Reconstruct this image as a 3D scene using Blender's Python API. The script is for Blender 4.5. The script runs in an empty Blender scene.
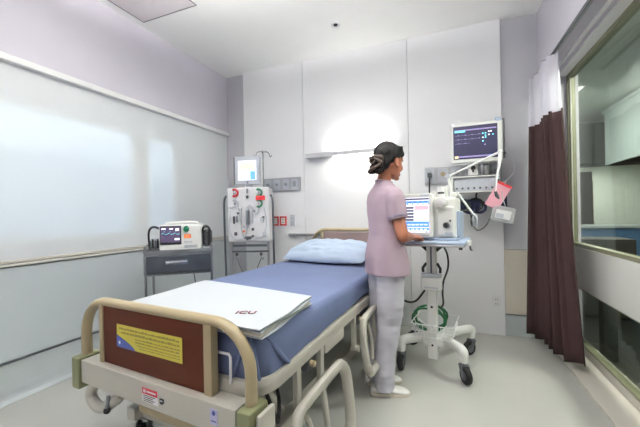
import bpy, bmesh, math, random
from mathutils import Vector as V, Matrix as M, Euler, noise
random.seed(7)
S = bpy.context.scene
COL = S.collection
PI = math.pi

# ------------------------------------------------------------------ materials
def lin(c):
    o = []
    for v in c[:3]:
        v /= 255.0
        o.append(v/12.92 if v <= .04045 else ((v+.055)/1.055)**2.4)
    return (o[0], o[1], o[2], 1)

def mat(name, c, rough=.5, metal=0, spec=.5, var=0, scale=6, bump=0, bscale=60, emit=0, coat=0, stretch=None):
    m = bpy.data.materials.new(name); m.use_nodes = True
    nt = m.node_tree; b = nt.nodes['Principled BSDF']
    col = lin(c)
    b.inputs['Base Color'].default_value = col
    b.inputs['Roughness'].default_value = rough
    b.inputs['Metallic'].default_value = metal
    b.inputs['Specular IOR Level'].default_value = spec
    b.inputs['Coat Weight'].default_value = coat
    if emit:
        b.inputs['Emission Color'].default_value = col
        b.inputs['Emission Strength'].default_value = emit
    if var or bump:
        tc = nt.nodes.new('ShaderNodeTexCoord')
        src = tc.outputs['Object']
        if stretch:
            mp = nt.nodes.new('ShaderNodeMapping'); mp.inputs['Scale'].default_value = stretch
            nt.links.new(src, mp.inputs['Vector']); src = mp.outputs['Vector']
    if var:
        n = nt.nodes.new('ShaderNodeTexNoise'); n.inputs['Scale'].default_value = scale
        n.inputs['Detail'].default_value = 4
        nt.links.new(src, n.inputs['Vector'])
        r = nt.nodes.new('ShaderNodeValToRGB')
        r.color_ramp.elements[0].position = .3; r.color_ramp.elements[1].position = .7
        r.color_ramp.elements[0].color = tuple(x*(1-var) for x in col[:3])+(1,)
        r.color_ramp.elements[1].color = tuple(min(1, x*(1+var)) for x in col[:3])+(1,)
        nt.links.new(n.outputs['Fac'], r.inputs['Fac'])
        nt.links.new(r.outputs['Color'], b.inputs['Base Color'])
    if bump:
        n2 = nt.nodes.new('ShaderNodeTexNoise'); n2.inputs['Scale'].default_value = bscale
        n2.inputs['Detail'].default_value = 3
        nt.links.new(src, n2.inputs['Vector'])
        bp = nt.nodes.new('ShaderNodeBump'); bp.inputs['Strength'].default_value = bump
        bp.inputs['Distance'].default_value = .01
        nt.links.new(n2.outputs['Fac'], bp.inputs['Height'])
        nt.links.new(bp.outputs['Normal'], b.inputs['Normal'])
    return m

def glass_mat(name, tint, refl=.08, rough=0.0):
    m = bpy.data.materials.new(name); m.use_nodes = True
    nt = m.node_tree; nt.nodes.clear()
    out = nt.nodes.new('ShaderNodeOutputMaterial'); mx = nt.nodes.new('ShaderNodeMixShader')
    t = nt.nodes.new('ShaderNodeBsdfTransparent'); t.inputs['Color'].default_value = lin(tint)
    g = nt.nodes.new('ShaderNodeBsdfGlossy'); g.inputs['Roughness'].default_value = rough
    f = nt.nodes.new('ShaderNodeLayerWeight'); f.inputs['Blend'].default_value = .25
    ma = nt.nodes.new('ShaderNodeMath'); ma.operation = 'MULTIPLY_ADD'
    ma.inputs[1].default_value = .35; ma.inputs[2].default_value = refl
    nt.links.new(f.outputs['Fresnel'], ma.inputs[0]); nt.links.new(ma.outputs[0], mx.inputs['Fac'])
    nt.links.new(t.outputs[0], mx.inputs[1]); nt.links.new(g.outputs[0], mx.inputs[2])
    nt.links.new(mx.outputs[0], out.inputs['Surface'])
    return m

def sheer_mat(name, c, transp, transl):
    """thin woven cloth: some light straight through, some scattered through, the rest reflected"""
    m = bpy.data.materials.new(name); m.use_nodes = True
    nt = m.node_tree; nt.nodes.clear()
    out = nt.nodes.new('ShaderNodeOutputMaterial')
    d = nt.nodes.new('ShaderNodeBsdfDiffuse'); d.inputs['Color'].default_value = lin(c)
    tl = nt.nodes.new('ShaderNodeBsdfTranslucent'); tl.inputs['Color'].default_value = lin(c)
    tp = nt.nodes.new('ShaderNodeBsdfTransparent')
    m1 = nt.nodes.new('ShaderNodeMixShader'); m1.inputs['Fac'].default_value = transl
    m2 = nt.nodes.new('ShaderNodeMixShader'); m2.inputs['Fac'].default_value = transp
    nt.links.new(d.outputs[0], m1.inputs[1]); nt.links.new(tl.outputs[0], m1.inputs[2])
    nt.links.new(m1.outputs[0], m2.inputs[1]); nt.links.new(tp.outputs[0], m2.inputs[2])
    nt.links.new(m2.outputs[0], out.inputs['Surface'])
    return m

K = {}
def k(n, *a, **kw): K[n] = mat(n, *a, **kw)
k('lamp_housing', (196,196,200), .5)
k('wall_panel', (237,237,239), .55, var=.015, scale=2)
k('wall_paint', (205,201,211), .7, var=.02, scale=3)
k('wall_grey', (190,190,196), .7, var=.02, scale=3)
k('ceiling', (248,248,245), .8, var=.01)
k('hatch', (222,215,217), .7)
k('seam', (138,134,138), .8)
k('floor', (180,180,174), .24, spec=.5, var=.035, scale=2.2, bump=.02, bscale=30)
k('base', (190,198,200), .45, var=.03)
k('lower_panel', (194,202,206), .55, var=.015, scale=2)
k('ledge', (208,208,200), .5)
k('cream_box', (214,208,192), .5)
k('white', (232,232,232), .4)
k('white_gloss', (235,235,238), .25)
k('device', (226,226,222), .35)
k('device_grey', (186,190,198), .4)
k('device_blue', (168,182,204), .4)
k('dark_grey', (70,72,76), .5)
k('black', (22,22,24), .5)
k('rubber', (38,38,40), .8)
k('caster_grey', (96,98,104), .5)
k('steel', (150,154,158), .28, metal=.95, var=.12, scale=8)
k('steel_dark', (104,110,118), .35, metal=.9, var=.2, scale=6)
k('chrome', (200,202,205), .15, metal=1)
k('alu', (176,178,182), .35, metal=.8)
k('frame_olive', (138,138,112), .4, metal=.2)
k('frame_cream', (205,200,190), .45)
k('sill_white', (228,228,224), .45, var=.02)
k('bed_cream', (184,180,170), .4, var=.02)
k('bed_tan', (164,149,118), .38, var=.03)
k('bed_green', (128,130,96), .45)
k('wood', (76,28,8), .42, var=.12, scale=3.5, stretch=(1,8,9), spec=.22)
k('mauve', (140,120,118), .5, var=.05)
k('sheet_blue', (98,110,144), .8, var=.05, scale=5, bump=.1, bscale=12)
k('pillow_blue', (168,183,204), .85, var=.05, scale=5, bump=.6, bscale=9)
k('linen', (186,191,196), .9, bump=.15, bscale=14)
k('linen_edge', (214,204,190), .9)
k('thread', (110,26,44), .9)
k('yellow', (200,186,70), .5)
k('swoosh', (62,78,150), .5)
k('ink', (138,128,58), .6)
k('label_red', (186,44,58), .5)
k('label_white', (228,226,228), .5)
k('label_ink', (60,60,66), .5)
k('tag_violet', (180,178,210), .5)
k('red', (200,36,44), .45)
k('green', (24,120,84), .45)
k('green_hose', (26,96,56), .4)
k('orange', (232,120,60), .5)
k('navy', (24,32,66), .7)
k('pink_paper', (240,176,188), .8)
K['bag'] = sheer_mat('clear_bag', (225,228,230), .5, .3)
k('skin', (166,106,80), .5, var=.04, scale=12)
k('hair', (15,11,11), .5, spec=.3, var=.35, scale=14, stretch=(1,1,.4), bump=.5, bscale=40)
k('hair_light', (62,46,38), .5, var=.3, scale=30)
k('tunic', (166,146,158), .85, var=.03, scale=7, bump=.18, bscale=10)
k('piping', (146,150,176), .8)
k('trouser', (192,190,200), .85, var=.03, scale=7, bump=.15, bscale=9)
k('shoe', (220,218,214), .45)
k('sole', (216,206,190), .6)
k('sock', (226,196,190), .8)
k('eye', (245,245,245), .3)
k('iris', (30,20,16), .3)
k('lip', (170,84,80), .5)
k('curtain', (56,36,36), .9, var=.08, scale=8)
K['curtain_net'] = sheer_mat('curtain_net', (232,230,238), .12, .35)
K['blind'] = sheer_mat('blind_cloth', (250,254,255), .14, .12)
K['glass'] = glass_mat('window_glass', (246,250,250), .03)
K['glass_tint'] = glass_mat('partition_glass', (238,242,236), .02)
K['clear'] = glass_mat('clear_plastic', (226,228,228), .10, .12)
k('scr_dark', (44,44,66), .25, emit=.6)
k('scr_line', (120,110,150), .3, emit=1)
k('scr_cyan', (110,214,230), .3, emit=1)
k('scr_white', (236,240,250), .3, emit=.9)
k('scr_blue', (92,148,226), .3, emit=.8)
k('scr_pink', (244,160,172), .3, emit=.8)
k('scr_slate', (96,98,116), .3, emit=.5)
k('scr_yellow', (250,236,170), .3, emit=.9)
k('scr_violet', (70,60,86), .3, emit=.5)
k('lamp_warm', (255,250,232), .5, emit=3.0)
k('lamp_panel', (255,253,248), .5, emit=2.2)
k('far_floor', (44,47,42), .35)
k('far_locker', (52,54,48), .6)
k('far_wall', (206,212,204), .7, var=.05)
k('far_white', (214,226,228), .7)
k('far_blue', (96,140,186), .6)
k('far_dark', (26,30,24), .7)
k('far_door', (92,74,62), .6)
k('hill', (150,172,190), 1, var=.3, scale=.4)  # ridge colour paled to carry the distance haze
k('concrete', (190,196,200), .9, var=.05)

# ------------------------------------------------------------------ mesh builder
def rotm(rx=0, ry=0, rz=0): return Euler((rx, ry, rz)).to_matrix().to_4x4()
def T(x=0, y=0, z=0): return M.Translation((x, y, z))

class MB:
    def __init__(s): s.bm = bmesh.new()
    def add(s, b, mtx=None, mi=0):
        if mtx is not None: bmesh.ops.transform(b, matrix=mtx, verts=b.verts)
        for f in b.faces: f.material_index = mi
        me = bpy.data.meshes.new('t'); b.to_mesh(me); b.free()
        s.bm.from_mesh(me); bpy.data.meshes.remove(me); return s
    def box(s, lo, hi, bev=0, mi=0, mtx=None, seg=2):
        b = bmesh.new(); bmesh.ops.create_cube(b, size=1)
        c = [(lo[i]+hi[i])/2 for i in range(3)]; d = [abs(hi[i]-lo[i]) for i in range(3)]
        bmesh.ops.scale(b, vec=d, verts=b.verts)
        if bev: bmesh.ops.bevel(b, geom=b.edges[:]+b.verts[:], offset=min(bev, min(d)*.49), segments=seg, affect='EDGES', profile=.5)
        bmesh.ops.translate(b, vec=c, verts=b.verts)
        return s.add(b, mtx, mi)
    def loft(s, rings, cap=True, closed=False, mi=0, mtx=None):
        b = bmesh.new(); rr = [[b.verts.new(p) for p in r] for r in rings]
        n = len(rr[0]); m = len(rr)
        for i in range(m if closed else m-1):
            A, B = rr[i], rr[(i+1) % m]
            for j in range(n): b.faces.new((A[j], A[(j+1) % n], B[(j+1) % n], B[j]))
        if cap and not closed: b.faces.new(rr[0][::-1]); b.faces.new(rr[-1])
        bmesh.ops.recalc_face_normals(b, faces=b.faces[:])
        return s.add(b, mtx, mi)
    def tube(s, pts, r, n=10, closed=False, mi=0, smooth=0, mtx=None, flat=1.0, cap=True, round_end=False):
        pts = [V(p) for p in pts]
        rad = list(r) if isinstance(r, (list, tuple)) else [r]*len(pts)
        if smooth:
            q, rq = [], []; N = len(pts)
            for i in range(N if closed else N-1):
                g = (lambda a: pts[a % N]) if closed else (lambda a: pts[max(0, min(N-1, a))])
                p0, p1, p2, p3 = g(i-1), g(i), g(i+1), g(i+2)
                for t in range(smooth):
                    t /= smooth
                    q.append(.5*((2*p1)+(-p0+p2)*t+(2*p0-5*p1+4*p2-p3)*t*t+(-p0+3*p1-3*p2+p3)*t**3))
                    rq.append(rad[i]*(1-t)+rad[(i+1) % N]*t)
            if not closed: q.append(pts[-1]); rq.append(rad[-1])
            pts, rad = q, rq
        N = len(pts); rings = []; nrm = None
        for i in range(N):
            a = pts[i-1] if (i or closed) else pts[0]; c = pts[(i+1) % N] if (i < N-1 or closed) else pts[-1]
            t = (c-a).normalized() if (c-a).length > 1e-9 else V((0, 0, 1))
            if nrm is None:
                nrm = t.cross(V((0, 0, 1)))
                if nrm.length < .05: nrm = t.cross(V((0, 1, 0)))
            nrm = (nrm-t*nrm.dot(t)).normalized(); bn = t.cross(nrm)
            rings.append([pts[i]+(nrm*math.cos(2*PI*j/n)+bn*math.sin(2*PI*j/n)*flat)*rad[i] for j in range(n)])
        if round_end and not closed:
            t0 = (pts[0]-pts[1]).normalized(); t1 = (pts[-1]-pts[-2]).normalized()
            def rr(ring, c, t, R): return [[c+(p-c)*math.cos(a)+t*R*math.sin(a) for p in ring] for a in (.5, 1.0, 1.35)]
            A = rr(rings[0], pts[0], t0, rad[0])[::-1]; B = rr(rings[-1], pts[-1], t1, rad[-1])
            rings = A+rings+B
        return s.loft(rings, cap=cap, closed=closed, mi=mi, mtx=mtx)
    def cyl(s, a, b_, r, n=20, mi=0, mtx=None, r2=None):
        return s.tube([a, b_], [r, r if r2 is None else r2], n=n, mi=mi, mtx=mtx)
    def ball(s, c, r, mi=0, mtx=None, sub=16, rot=None):
        b = bmesh.new(); bmesh.ops.create_uvsphere(b, u_segments=sub, v_segments=max(6, sub*3//4), radius=1)
        r = (r, r, r) if not hasattr(r, '__len__') else r
        bmesh.ops.scale(b, vec=r, verts=b.verts)
        if rot is not None: bmesh.ops.transform(b, matrix=rot, verts=b.verts)
        bmesh.ops.translate(b, vec=c, verts=b.verts)
        return s.add(b, mtx, mi)
    def prism(s, poly, h0, h1, mi=0, mtx=None, bev=0):
        """poly in xy, extruded along z from h0 to h1"""
        b = bmesh.new(); A = [b.verts.new((p[0], p[1], h0)) for p in poly]; B = [b.verts.new((p[0], p[1], h1)) for p in poly]
        n = len(A)
        b.faces.new(A[::-1]); b.faces.new(B)
        for j in range(n): b.faces.new((A[j], A[(j+1) % n], B[(j+1) % n], B[j]))
        bmesh.ops.recalc_face_normals(b, faces=b.faces[:])
        if bev:
            e = [x for x in b.edges if abs(x.verts[0].co.z-x.verts[1].co.z) < 1e-6]
            bmesh.ops.bevel(b, geom=e, offset=bev, segments=2, affect='EDGES', profile=.5)
        return s.add(b, mtx, mi)
    def torus(s, c, R, r, mi=0, mtx=None, axis='z', n=28, m=8, sx=1, sy=1):
        pts = []
        for i in range(n):
            a = 2*PI*i/n; p = (R*sx*math.cos(a), R*sy*math.sin(a), 0)
            if axis == 'y': p = (p[0], 0, p[1])
            if axis == 'x': p = (0, p[0], p[1])
            pts.append(V(c)+V(p))
        return s.tube(pts, r, n=m, closed=True, mi=mi, mtx=mtx)
    def text(s, body, size, mtx, mi=0, ext=.0006):
        c = bpy.data.curves.new('t', 'FONT'); c.body = body; c.size = size; c.extrude = ext
        o = bpy.data.objects.new('t', c); COL.objects.link(o)
        dg = bpy.context.evaluated_depsgraph_get(); me = bpy.data.meshes.new_from_object(o.evaluated_get(dg))
        b = bmesh.new(); b.from_mesh(me)
        bpy.data.objects.remove(o); bpy.data.curves.remove(c); bpy.data.meshes.remove(me)
        return s.add(b, mtx, mi)
    def remesh(s, vox, smooth=4, fac=.5):
        me = bpy.data.meshes.new('t'); s.bm.to_mesh(me)
        o = bpy.data.objects.new('t', me); COL.objects.link(o)
        m = o.modifiers.new('r', 'REMESH'); m.mode = 'VOXEL'; m.voxel_size = vox
        if smooth: q = o.modifiers.new('s', 'SMOOTH'); q.factor = fac; q.iterations = smooth
        dg = bpy.context.evaluated_depsgraph_get(); ev = bpy.data.meshes.new_from_object(o.evaluated_get(dg))
        bpy.data.objects.remove(o); s.bm.free(); s.bm = bmesh.new(); s.bm.from_mesh(ev)
        bpy.data.meshes.remove(ev); bpy.data.meshes.remove(me)
        return s

MW = {}
def rrect(w, h, r, n=6, cx=0, cy=0):
    """rounded rectangle outline, counter-clockwise"""
    o = []
    for qx, qy, a0 in ((1, 1, 0), (-1, 1, PI/2), (-1, -1, PI), (1, -1, 1.5*PI)):
        for i in range(n+1):
            a = a0+PI/2*i/n
            o.append((cx+qx*(w/2-r)+r*math.cos(a), cy+qy*(h/2-r)+r*math.sin(a)))
    return o

def mesh_obj(name, mb, mats, ang=35):
    me = bpy.data.meshes.new(name); mb.bm.to_mesh(me); mb.bm.free()
    for m in (mats if isinstance(mats, (list, tuple)) else [mats]): me.materials.append(K[m])
    me.shade_smooth()
    me.set_sharp_from_angle(angle=math.radians(ang))
    o = bpy.data.objects.new(name, me); COL.objects.link(o)
    if ang == 35 and len(me.polygons) > 6:
        wn = o.modifiers.new('weighted', 'WEIGHTED_NORMAL'); wn.keep_sharp = True; wn.weight = 80
    return o

def thing(name, label, cat, loc=(0, 0, 0), rz=0, group=None):
    o = bpy.data.objects.new(name, None); COL.objects.link(o)
    o.empty_display_size = .05
    o.location = loc; o.rotation_euler = (0, 0, rz)
    o['label'] = label; o['category'] = cat
    if group: o['group'] = group
    MW[o.name] = T(*loc) @ rotm(0, 0, rz); return o

def part(name, mb, mats, parent, label=None, world=False, ang=35):
    r = parent
    while r.parent: r = r.parent
    if world: mb.bm.transform(MW[r.name].inverted())
    o = mesh_obj(name, mb, mats, ang); o.parent = parent
    if label: o['label'] = label
    return o

def single(name, mb, mats, label, cat, loc, rz=0, group=None, world=True, ang=35):
    w = T(*loc) @ rotm(0, 0, rz)
    if world: mb.bm.transform(w.inverted())
    o = mesh_obj(name, mb, mats, ang); o.location = loc; o.rotation_euler = (0, 0, rz)
    o['label'] = label; o['category'] = cat
    if group: o['group'] = group
    MW[o.name] = w; return o

def struct(name, mb, mats, ang=35):
    o = mesh_obj(name, mb, mats, ang); o['kind'] = 'structure'; return o

# ------------------------------------------------------------------ the room
H = 2.945; XL = -2.61; YB = 3.38; YS = 3.42; YF = -1.3; XG = 1.022; XB = .80
struct('floor', MB().box((XL-.12, YF-.1, -.1), (XG+.03, YS+.12, 0)), 'floor')
struct('floor_corridor', MB().box((XG+.031, YF-.1, -.1), (6.0, 13.6, 0)), 'far_floor')
struct('ceiling', MB().box((XL-.12, YF-.1, H), (XG+.06, YS+.1, H+.1)), 'ceiling')
struct('wall_left', MB()
    .box((XL-.14, YF, 0), (XL-.06, YS, 1.0)).box((XL-.055, YF, 1.96), (XL, YS, H))
    .box((XL-.055, 2.58, 1.0), (XL, YS, 1.96)).box((XL-.055, YF, 1.0), (XL, -.7, 1.96))
    .box((XL-.06, YF, .885), (XL, YS, 1.0)), 'wall_paint')
struct('trim_1', MB().box((XL-.06, YF, .268), (XL, YS-.001, .862), .004), 'lower_panel')
struct('trim_2', MB().box((XL-.06, YF, .868), (XL+.016, YS-.001, .886), .005), 'ledge')
struct('baseboard_left', MB()
    .box((XL-.06, YF, 0), (XL-.03, YS, .24))
    .loft([[(XL-.045, y, .09), (XL-.03, y, .09), (XL-.027, y, .045), (XL-.012, y, .018), (XL+.02, y, .004), (XL+.02, y, -.01), (XL-.045, y, -.01)] for y in (YF, YS)]), 'base')
struct('wall_back', MB().box((XL-.14, YS, 0), (XG+.06, YS+.1, H)), 'wall_grey')
pan = MB()
for a, b in ((-2.332, -1.5205), (-1.5165, -.3445), (-.3405, .4962)):
    pan.box((a, YB, .0), (b, YS-.012, H-.001), .0015, seg=1)
pan.box((-2.33, YS-.012, 0), (.494, YS-.001, H-.002), mi=1)
struct('trim_3', pan, ['wall_panel', 'seam'])
struct('trim_4', MB().box((.4975, YS-.03, .205), (.72, YS-.001, .80), .004), 'cream_box')
struct('baseboard_back', MB().box((.4975, YS-.016, 0), (XB, YS-.001, .195), .004), 'base')
struct('wall_front', MB().box((XL-.14, YF-.1, 0), (XG+.06, YF, H)), 'wall_paint')
# bulkhead over the glass partition, its soffit and the frame
struct('wall_right', MB().box((XB, YF, 2.35), (XG+.06, YS, H)).box((XB+.08, 3.39, 0), (XG+.06, YS, 2.35)), 'wall_paint')
struct('trim_5', MB().box((XB+.075, YF, 2.33), (XB+.095, 3.39, 2.35), .003).box((XB+.13, YF, 2.325), (XG+.05, 3.39, 2.35), .004), 'white')
sill = MB().box((XG-.035, YF, .528), (XG+.055, 3.39, .856), .006)
struct('trim_6', sill, 'sill_white')
struct('trim_7', MB().box((XB+.015, YF, 0), (XG-.03, 3.39, .022), .006).box((XG-.03, YF, 0), (XG+.05, 3.39, .07), .006), 'frame_cream')
def pane(name, y0, y1, z0, z1, fr=.028, gm='glass_tint', fm='frame_olive'):
    o = struct(name, MB().box((XG-.004, y0, z0), (XG+.004, y1, z1)), gm)
    f = MB().box((XG-.025, y0, z0), (XG+.03, y0+fr, z1), .003).box((XG-.025, y1-fr, z0), (XG+.03, y1, z1), .003)
    f.box((XG-.025, y0+fr, z1-fr), (XG+.03, y1-fr, z1), .003).box((XG-.025, y0+fr, z0), (XG+.03, y1-fr, z0+fr), .003)
    f.box((XG-.012, y1-fr-.014, z0+fr), (XG-.002, y1-fr, z1-fr), .002, mi=1)
    g = mesh_obj('window_frame', f, [fm, 'frame_cream']); g.parent = o
    return o
pane('window_3', .62, 3.385, .856, 2.325); pane('window_4', YF, .615, .856, 2.325)
pane('window_5', .62, 3.385, .07, .528, .012); pane('window_6', YF, .615, .07, .528, .012)

# ceiling hatch
hx0, hx1, hy0, hy1 = -2.52, -1.93, 1.52, 2.125
single('ceiling_hatch', MB().box((hx0, hy0, H-.006), (hx1, hy1, H-.001), .002)
    .box((hx0-.012, hy0-.012, H-.0035), (hx1+.012, hy1+.012, H-.0005), mi=1), ['hatch', 'seam'],
    'square flush access hatch in the ceiling above the roller blind', 'ceiling hatch', ((hx0+hx1)/2, (hy0+hy1)/2, H))
t = thing('ceiling_downlight', 'small round white ceiling fitting with a dark centre above the bed head', 'ceiling fitting', (-.93, 2.86, H))
part('ring', MB().torus((0, 0, -.004), .036, .007, m=10).cyl((0, 0, -.004), (0, 0, -.001), .036), 'white_gloss', t)
part('lens', MB().ball((0, 0, -.006), (.020, .020, .012)), 'black', t, 'black centre')

# windows on the left wall (behind the blind)
def lwin(name, y0, y1):
    o = struct(name, MB().box((XL-.034, y0, 1.0), (XL-.030, y1, 1.96)), 'glass')
    f = MB()
    for a in ((y0, y0+.04, 1.0, 1.96), (y1-.04, y1, 1.0, 1.96), (y0, y1, 1.0, 1.04), (y0, y1, 1.92, 1.96)):
        f.box((XL-.05, a[0], a[2]), (XL-.012, a[1], a[3]), .003)
    g = mesh_obj('window_frame', f, 'frame_cream'); g.parent = o
lwin('window_1', -.7, 2.11); lwin('window_2', 2.195, 2.58)
struct('trim_8', MB().box((XL-.05, 2.11, 1.0), (XL-.002, 2.195, 1.96)), 'frame_cream')

t = thing('roller_blind', 'pale translucent roller blind drawn down over the wide left window', 'blind', (XL+.02, 1.1, 2.19))
bl = MB()
_b = bmesh.new(); _b.faces.new([_b.verts.new(p) for p in ((XL+.008, YF+.05, .905), (XL+.008, YS-.03, .905), (XL+.008, YS-.03, 2.19), (XL+.008, YF+.05, 2.19))]); bl.add(_b); part('blind_cloth', bl, 'blind', t, world=True)
part('headrail', MB().box((XL+.001, YF+.05, 2.178), (XL+.05, YS-.01, 2.225), .01), 'white', t, world=True)
part('hem_bar', MB().box((XL+.002, YF+.05, .890), (XL+.014, YS-.03, .908), .004), 'frame_cream', t, world=True)

# outside: far wooded ridge, a nearer low roof
rg = MB(); prof = []
for i in range(60):
    y = -20+i*1.4
    h = 5.9-.11*(y-11)+1.0*noise.noise(V((y*.22, 3.1, 0)))+.45*noise.noise(V((y*.9, 7.1, 0)))
    prof.append((y, max(1, h)))
rg.loft([[(-25, y, h), (-24, y, h*.55), (-22, y, -4), (-60, y, -4), (-45, y, h*.7)] for y, h in prof])
struct('hills', rg, 'hill')

# ------------------------------------------------------------------ beyond the glass: corridor
CZ = 2.62
struct('wall_corridor', MB().box((XG+.06, 13.5, 0), (6, 13.6, CZ)).box((5.9, YF, 0), (6.0, 13.5, CZ)).box((XG-.06, YS+.1, 0), (XG+.05, 13.5, CZ))
    .box((XG+.05, YF-.1, 0), (6.0, YF, CZ)), 'far_wall')
struct('ceiling_corridor', MB().box((XG+.06, YF-.1, CZ), (6.0, 13.6, CZ+.1)), 'far_wall')
t = thing('nurse_counter', 'blue fronted counter seen low through the glass partition', 'counter', (2.3, 6.2, 0))
part('body', MB().box((-.45, -.25, 0), (.8, .25, .87), .01), 'far_blue', t)
part('countertop', MB().box((-.47, -.28, .87), (.82, .28, .905), .006), 'far_white', t)
single('corridor_blind', MB().box((2.19, 4.5, 1.80), (2.20, 5.9, 2.55)).cyl((2.195, 4.48, 2.57), (2.195, 5.92, 2.57), .03).cyl((2.195, 4.5, 1.80), (2.195, 5.9, 1.80), .012),
    'far_white', 'white hanging roller screen seen through the upper glass', 'screen', (2.195, 5.2, 2.57))
single('corridor_cabinet', MB().box((1.80, 6.2, 1.85), (2.9, 6.6, 2.50), .02).box((1.82, 6.19, 1.87), (2.34, 6.201, 2.48), .004).box((2.36, 6.19, 1.87), (2.88, 6.201, 2.48), .004), 'far_dark',
    'dark overhead cabinet seen through the glass above the blue counter', 'cabinet', (2.3, 6.4, 1.85))
single('corridor_post', MB().box((1.10, 3.05, 0.001), (1.19, 3.13, .84), .005), 'far_dark',
    'dark upright post close behind the lower glass pane', 'post', (1.145, 3.09, 0))
t = thing('corridor_locker', 'low grey green cabinet seen through the lower glass behind the dark post', 'cabinet', (1.55, 4.4, 0))
part('body', MB().box((-.25, -.2, .02), (.25, .2, .84), .008), 'far_locker', t)
for x in (-.122, .122): part('door', MB().box((x-.118, -.212, .04), (x+.118, -.200, .82), .003), 'far_locker', t)
for i, (x, y) in enumerate(((2.3, 13.49), (4.2, 13.49))): struct('door_%d' % (i+1), MB().box((x-.45, y-.05, 0), (x+.45, y, 2.1), .006), 'far_door')
single('corridor_screen', MB().box((2.6, 9.0, .001), (3.1, 9.06, 2.0), .01), 'far_door', 'brown upright panel far back in the corridor behind the blue counter', 'panel', (2.85, 9.03, 0))
CL_ = ((3.6, 9.4), (1.62, 2.4), (4.3, 12.2), (1.42, 5.0))  # last entry: unseen lamp added to light the hanging white screen
for i, (x, y) in enumerate(CL_):
    t = thing('corridor_lamp', ['ceiling lamp of the corridor seen far beyond the blue counter', 'ceiling lamp of the corridor nearest the glass', 'ceiling lamp at the far end of the corridor', 'unseen corridor lamp added to light the hanging white screen'][i], 'ceiling lamp', (x, y, CZ), 0, 'corridor ceiling lamps')
    t.rotation_euler = (0, 0, PI/2 if i in (1, 3) else 0)
    part('frame', MB().box((-.42, -.12, -.03), (.42, .12, -.001), .004), 'white', t)
    part('diffuser', MB().box((-.40, -.10, -.036), (.40, .10, -.031)), 'lamp_panel', t)

# ------------------------------------------------------------------ bed-head lamp shelf
t = thing('wall_lamp', 'long white wall lamp lit above and below over the bed head', 'lamp', (-.95, YB, 1.80))
part('housing', MB().box((-1.455, YB-.10, 1.793), (-.45, YB-.096, 1.840)).box((-1.455, YB-.096, 1.793), (-1.451, YB-.001, 1.840)).box((-.454, YB-.096, 1.793), (-.45, YB-.001, 1.840))
     .box((-1.451, YB-.096, 1.820), (-.454, YB-.001, 1.826)).box((-1.451, YB-.096, 1.796), (-1.15, YB-.001, 1.800)), 'lamp_housing', t, world=True)
part('back_plate', MB().box((-1.40, YB-.020, 1.80), (-.5, YB-.0005, 1.82), .001), 'white', t, world=True)
part('diffuser', MB().box((-1.13, YB-.085, 1.815), (-.52, YB-.03, 1.8195)), 'lamp_warm', t, world=True)

# ------------------------------------------------------------------ wall rails and sockets
def screw(mb, x, y, z): mb.cyl((x, y, z), (x, y-.003, z), .004, n=10, mi=1)
t = thing('wall_rail', 'grey metal gas and socket rail on the wall left of the bed lamp', 'wall rail', (-1.82, YB, 1.5))
part('plate', MB().box((-2.05, YB-.03, 1.44), (-1.56, YB-.0005, 1.60), .006), 'alu', t, world=True)
for i, x in enumerate((-1.98, -1.86, -1.74, -1.63)):
    b = MB().box((x-.04, YB-.036, 1.46), (x+.04, YB-.030, 1.58), .003)
    if i < 3: b.cyl((x, YB-.036, 1.52), (x, YB-.05, 1.52), .018, mi=1)
    else: b.box((x-.02, YB-.04, 1.49), (x+.02, YB-.036, 1.55), .002, mi=1)
    part('outlet', b, ['device_grey', 'steel'], t, world=True)
t = thing('wall_rail', 'grey metal gas and socket rail on the wall behind the monitor', 'wall rail', (.155, YB, 1.5))
part('plate', MB().box((-.19, YB-.03, 1.435), (.49, YB-.0005, 1.605), .006), 'alu', t, world=True)
for i, x in enumerate((-.14, -.02, .10, .22, .34, .44)):
    b = MB().box((x-.045, YB-.036, 1.455), (x+.045, YB-.030, 1.585), .003)
    b.cyl((x, YB-.036, 1.53), (x, YB-.055, 1.53), .022, mi=1)
    part('outlet', b, ['device_grey', 'green' if i == 0 else ('bed_tan' if i == 1 else 'steel')], t, world=True)
t = thing('gas_plug', 'black plug with hanging hose in the leftmost outlet of the right wall rail', 'plug', (-.14, 3.32, 1.52))
part('plug', MB().cyl((-.14, YB-.055, 1.53), (-.14, YB-.11, 1.52), .016).box((-.16, YB-.11, 1.50), (-.12, YB-.07, 1.545), .006), 'dark_grey', t, world=True)
part('hose', MB().tube([(-.14, 3.27, 1.52), (-.14, 3.255, 1.47), (-.145, 3.27, 1.35), (-.15, 3.1, 1.15), (-.12, 2.8, 1.02)], .007, smooth=6, mi=0), 'black', t, world=True)

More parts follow.
